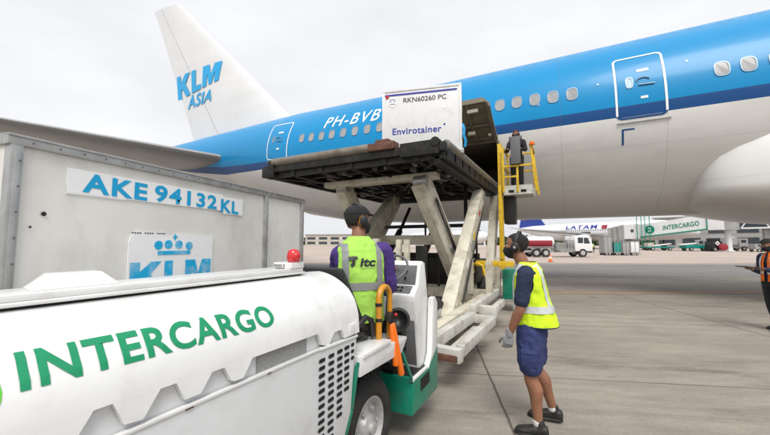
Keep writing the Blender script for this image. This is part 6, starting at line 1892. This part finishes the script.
b = MB(); b.box(0, 1.9, -.9, .9, .4, 2.0); b.box(.2, 1.7, -.7, .7, 2.0, 2.6); b.build('body', M['black'], bk_, bevel=.08)
b = MB(); b.prism([(.95, 1.15), (1.4, 1.6), (.95, 2.05), (.5, 1.6)], lambda u, v: (u, -.915, v), lambda u, v: (u, -.902, v)); dm = b.build('warning_plate', M['white_mark'], bk_)
b = MB(); b.box(.75, 1.15, -.93, -.917, 1.5, 1.7); b.build('plate_mark', M['latam_red'], dm)
wheelset(bk_, [(x, y, .42) for x in (.4, 1.5) for y in (-.9, .9)], .42, .14)
ex = thing('fire_extinguisher_cart', (26.9, 88.7, 0), 'red wheeled fire extinguisher cart beside the jet bridge column', 'extinguisher')
b = MB(); b.disc((26.9, 88.7, .85), (.4, -.9, 0), [(.2, -.4), (.62, -.34), (.72, -.1), (.72, .1), (.62, .34), (.2, .4)], n=26); b.build('hose_drum', M['latam_red'], ex, smooth=40)
b = MB(); b.box(26.2, 27.6, 88.4, 89.1, .1, .3); b.build('frame', M['bridge_grey'], ex)
sv = thing('service_truck', (29.0, 96.5, 0), 'white service truck with a rounded tank behind the jet bridge column', 'truck', rz=R(20), local=True)
b = MB(); b.disc((0, 0, 2.0), (1, 0, 0), [(.6, -2.4), (1.1, -2.2), (1.1, 2.2), (.6, 2.4)], n=22); b.build('tank', M['latam_white'], sv, smooth=40)
b = MB(); b.box(-2.5, 4.2, -.9, .9, .6, .95); b.build('chassis', M['bridge_grey'], sv)
b = MB(); b.box(2.6, 4.2, -1, 1, .9, 2.6); c3 = b.build('cab', M['latam_white'], sv, bevel=.08)
b = MB(); b.box(2.9, 3.8, -1.02, -1.005, 1.7, 2.3); b.build('window', M['glass_dark'], c3)
wheelset(sv, [(x, y, .5) for x in (-1.6, 3.4) for y in (-.9, .9)], .5, .15)

far_stand = dict(curl=40, legs=stand, arms=[((-.195, 0, 1.375), (-.24, .02, 1.10), (-.22, .14, .86), (0, .3, -.95), (1, 0, 0), (0, 1, 0)), ((.195, 0, 1.375), (.24, .02, 1.10), (.22, .14, .86), (0, .3, -.95), (-1, 0, 0), (0, 1, 0))])
far_person((2.95, 69.3, 0), R(150), 'distant worker in yellow vest near the far aircraft, left of a second one', far_stand, M['hivis'], M['dark_cloth'], M['dark_cloth'], .02, True, 'workers by the far aircraft')
far_person((4.3, 70.2, 0), R(200), 'distant worker in yellow vest nearest the grey hooded cart', far_stand, M['hivis'], M['navy_cloth'], M['dark_cloth'], .02, True, 'workers by the far aircraft')

gp_ = thing('ground_power_unit', (30.6, 88.0, 0), 'grey ground power trailer near the right hand worker, under the truss walkway', 'power unit', rz=R(18), local=True)
b = MB(); b.box(0, 2.6, -.8, .8, .5, 1.5); b.build('housing', M['bridge_grey'], gp_, bevel=.08)
b = MB(); b.tube([(.4, -.85, 1.4), (1.0, -1.0, .9), (1.6, -.9, .6), (2.2, -.85, 1.2)], .08, n=8); b.build('cable', M['black'], gp_)
wheelset(gp_, [(x, y, .3) for x in (.5, 2.1) for y in (-.75, .75)], .3, .1)
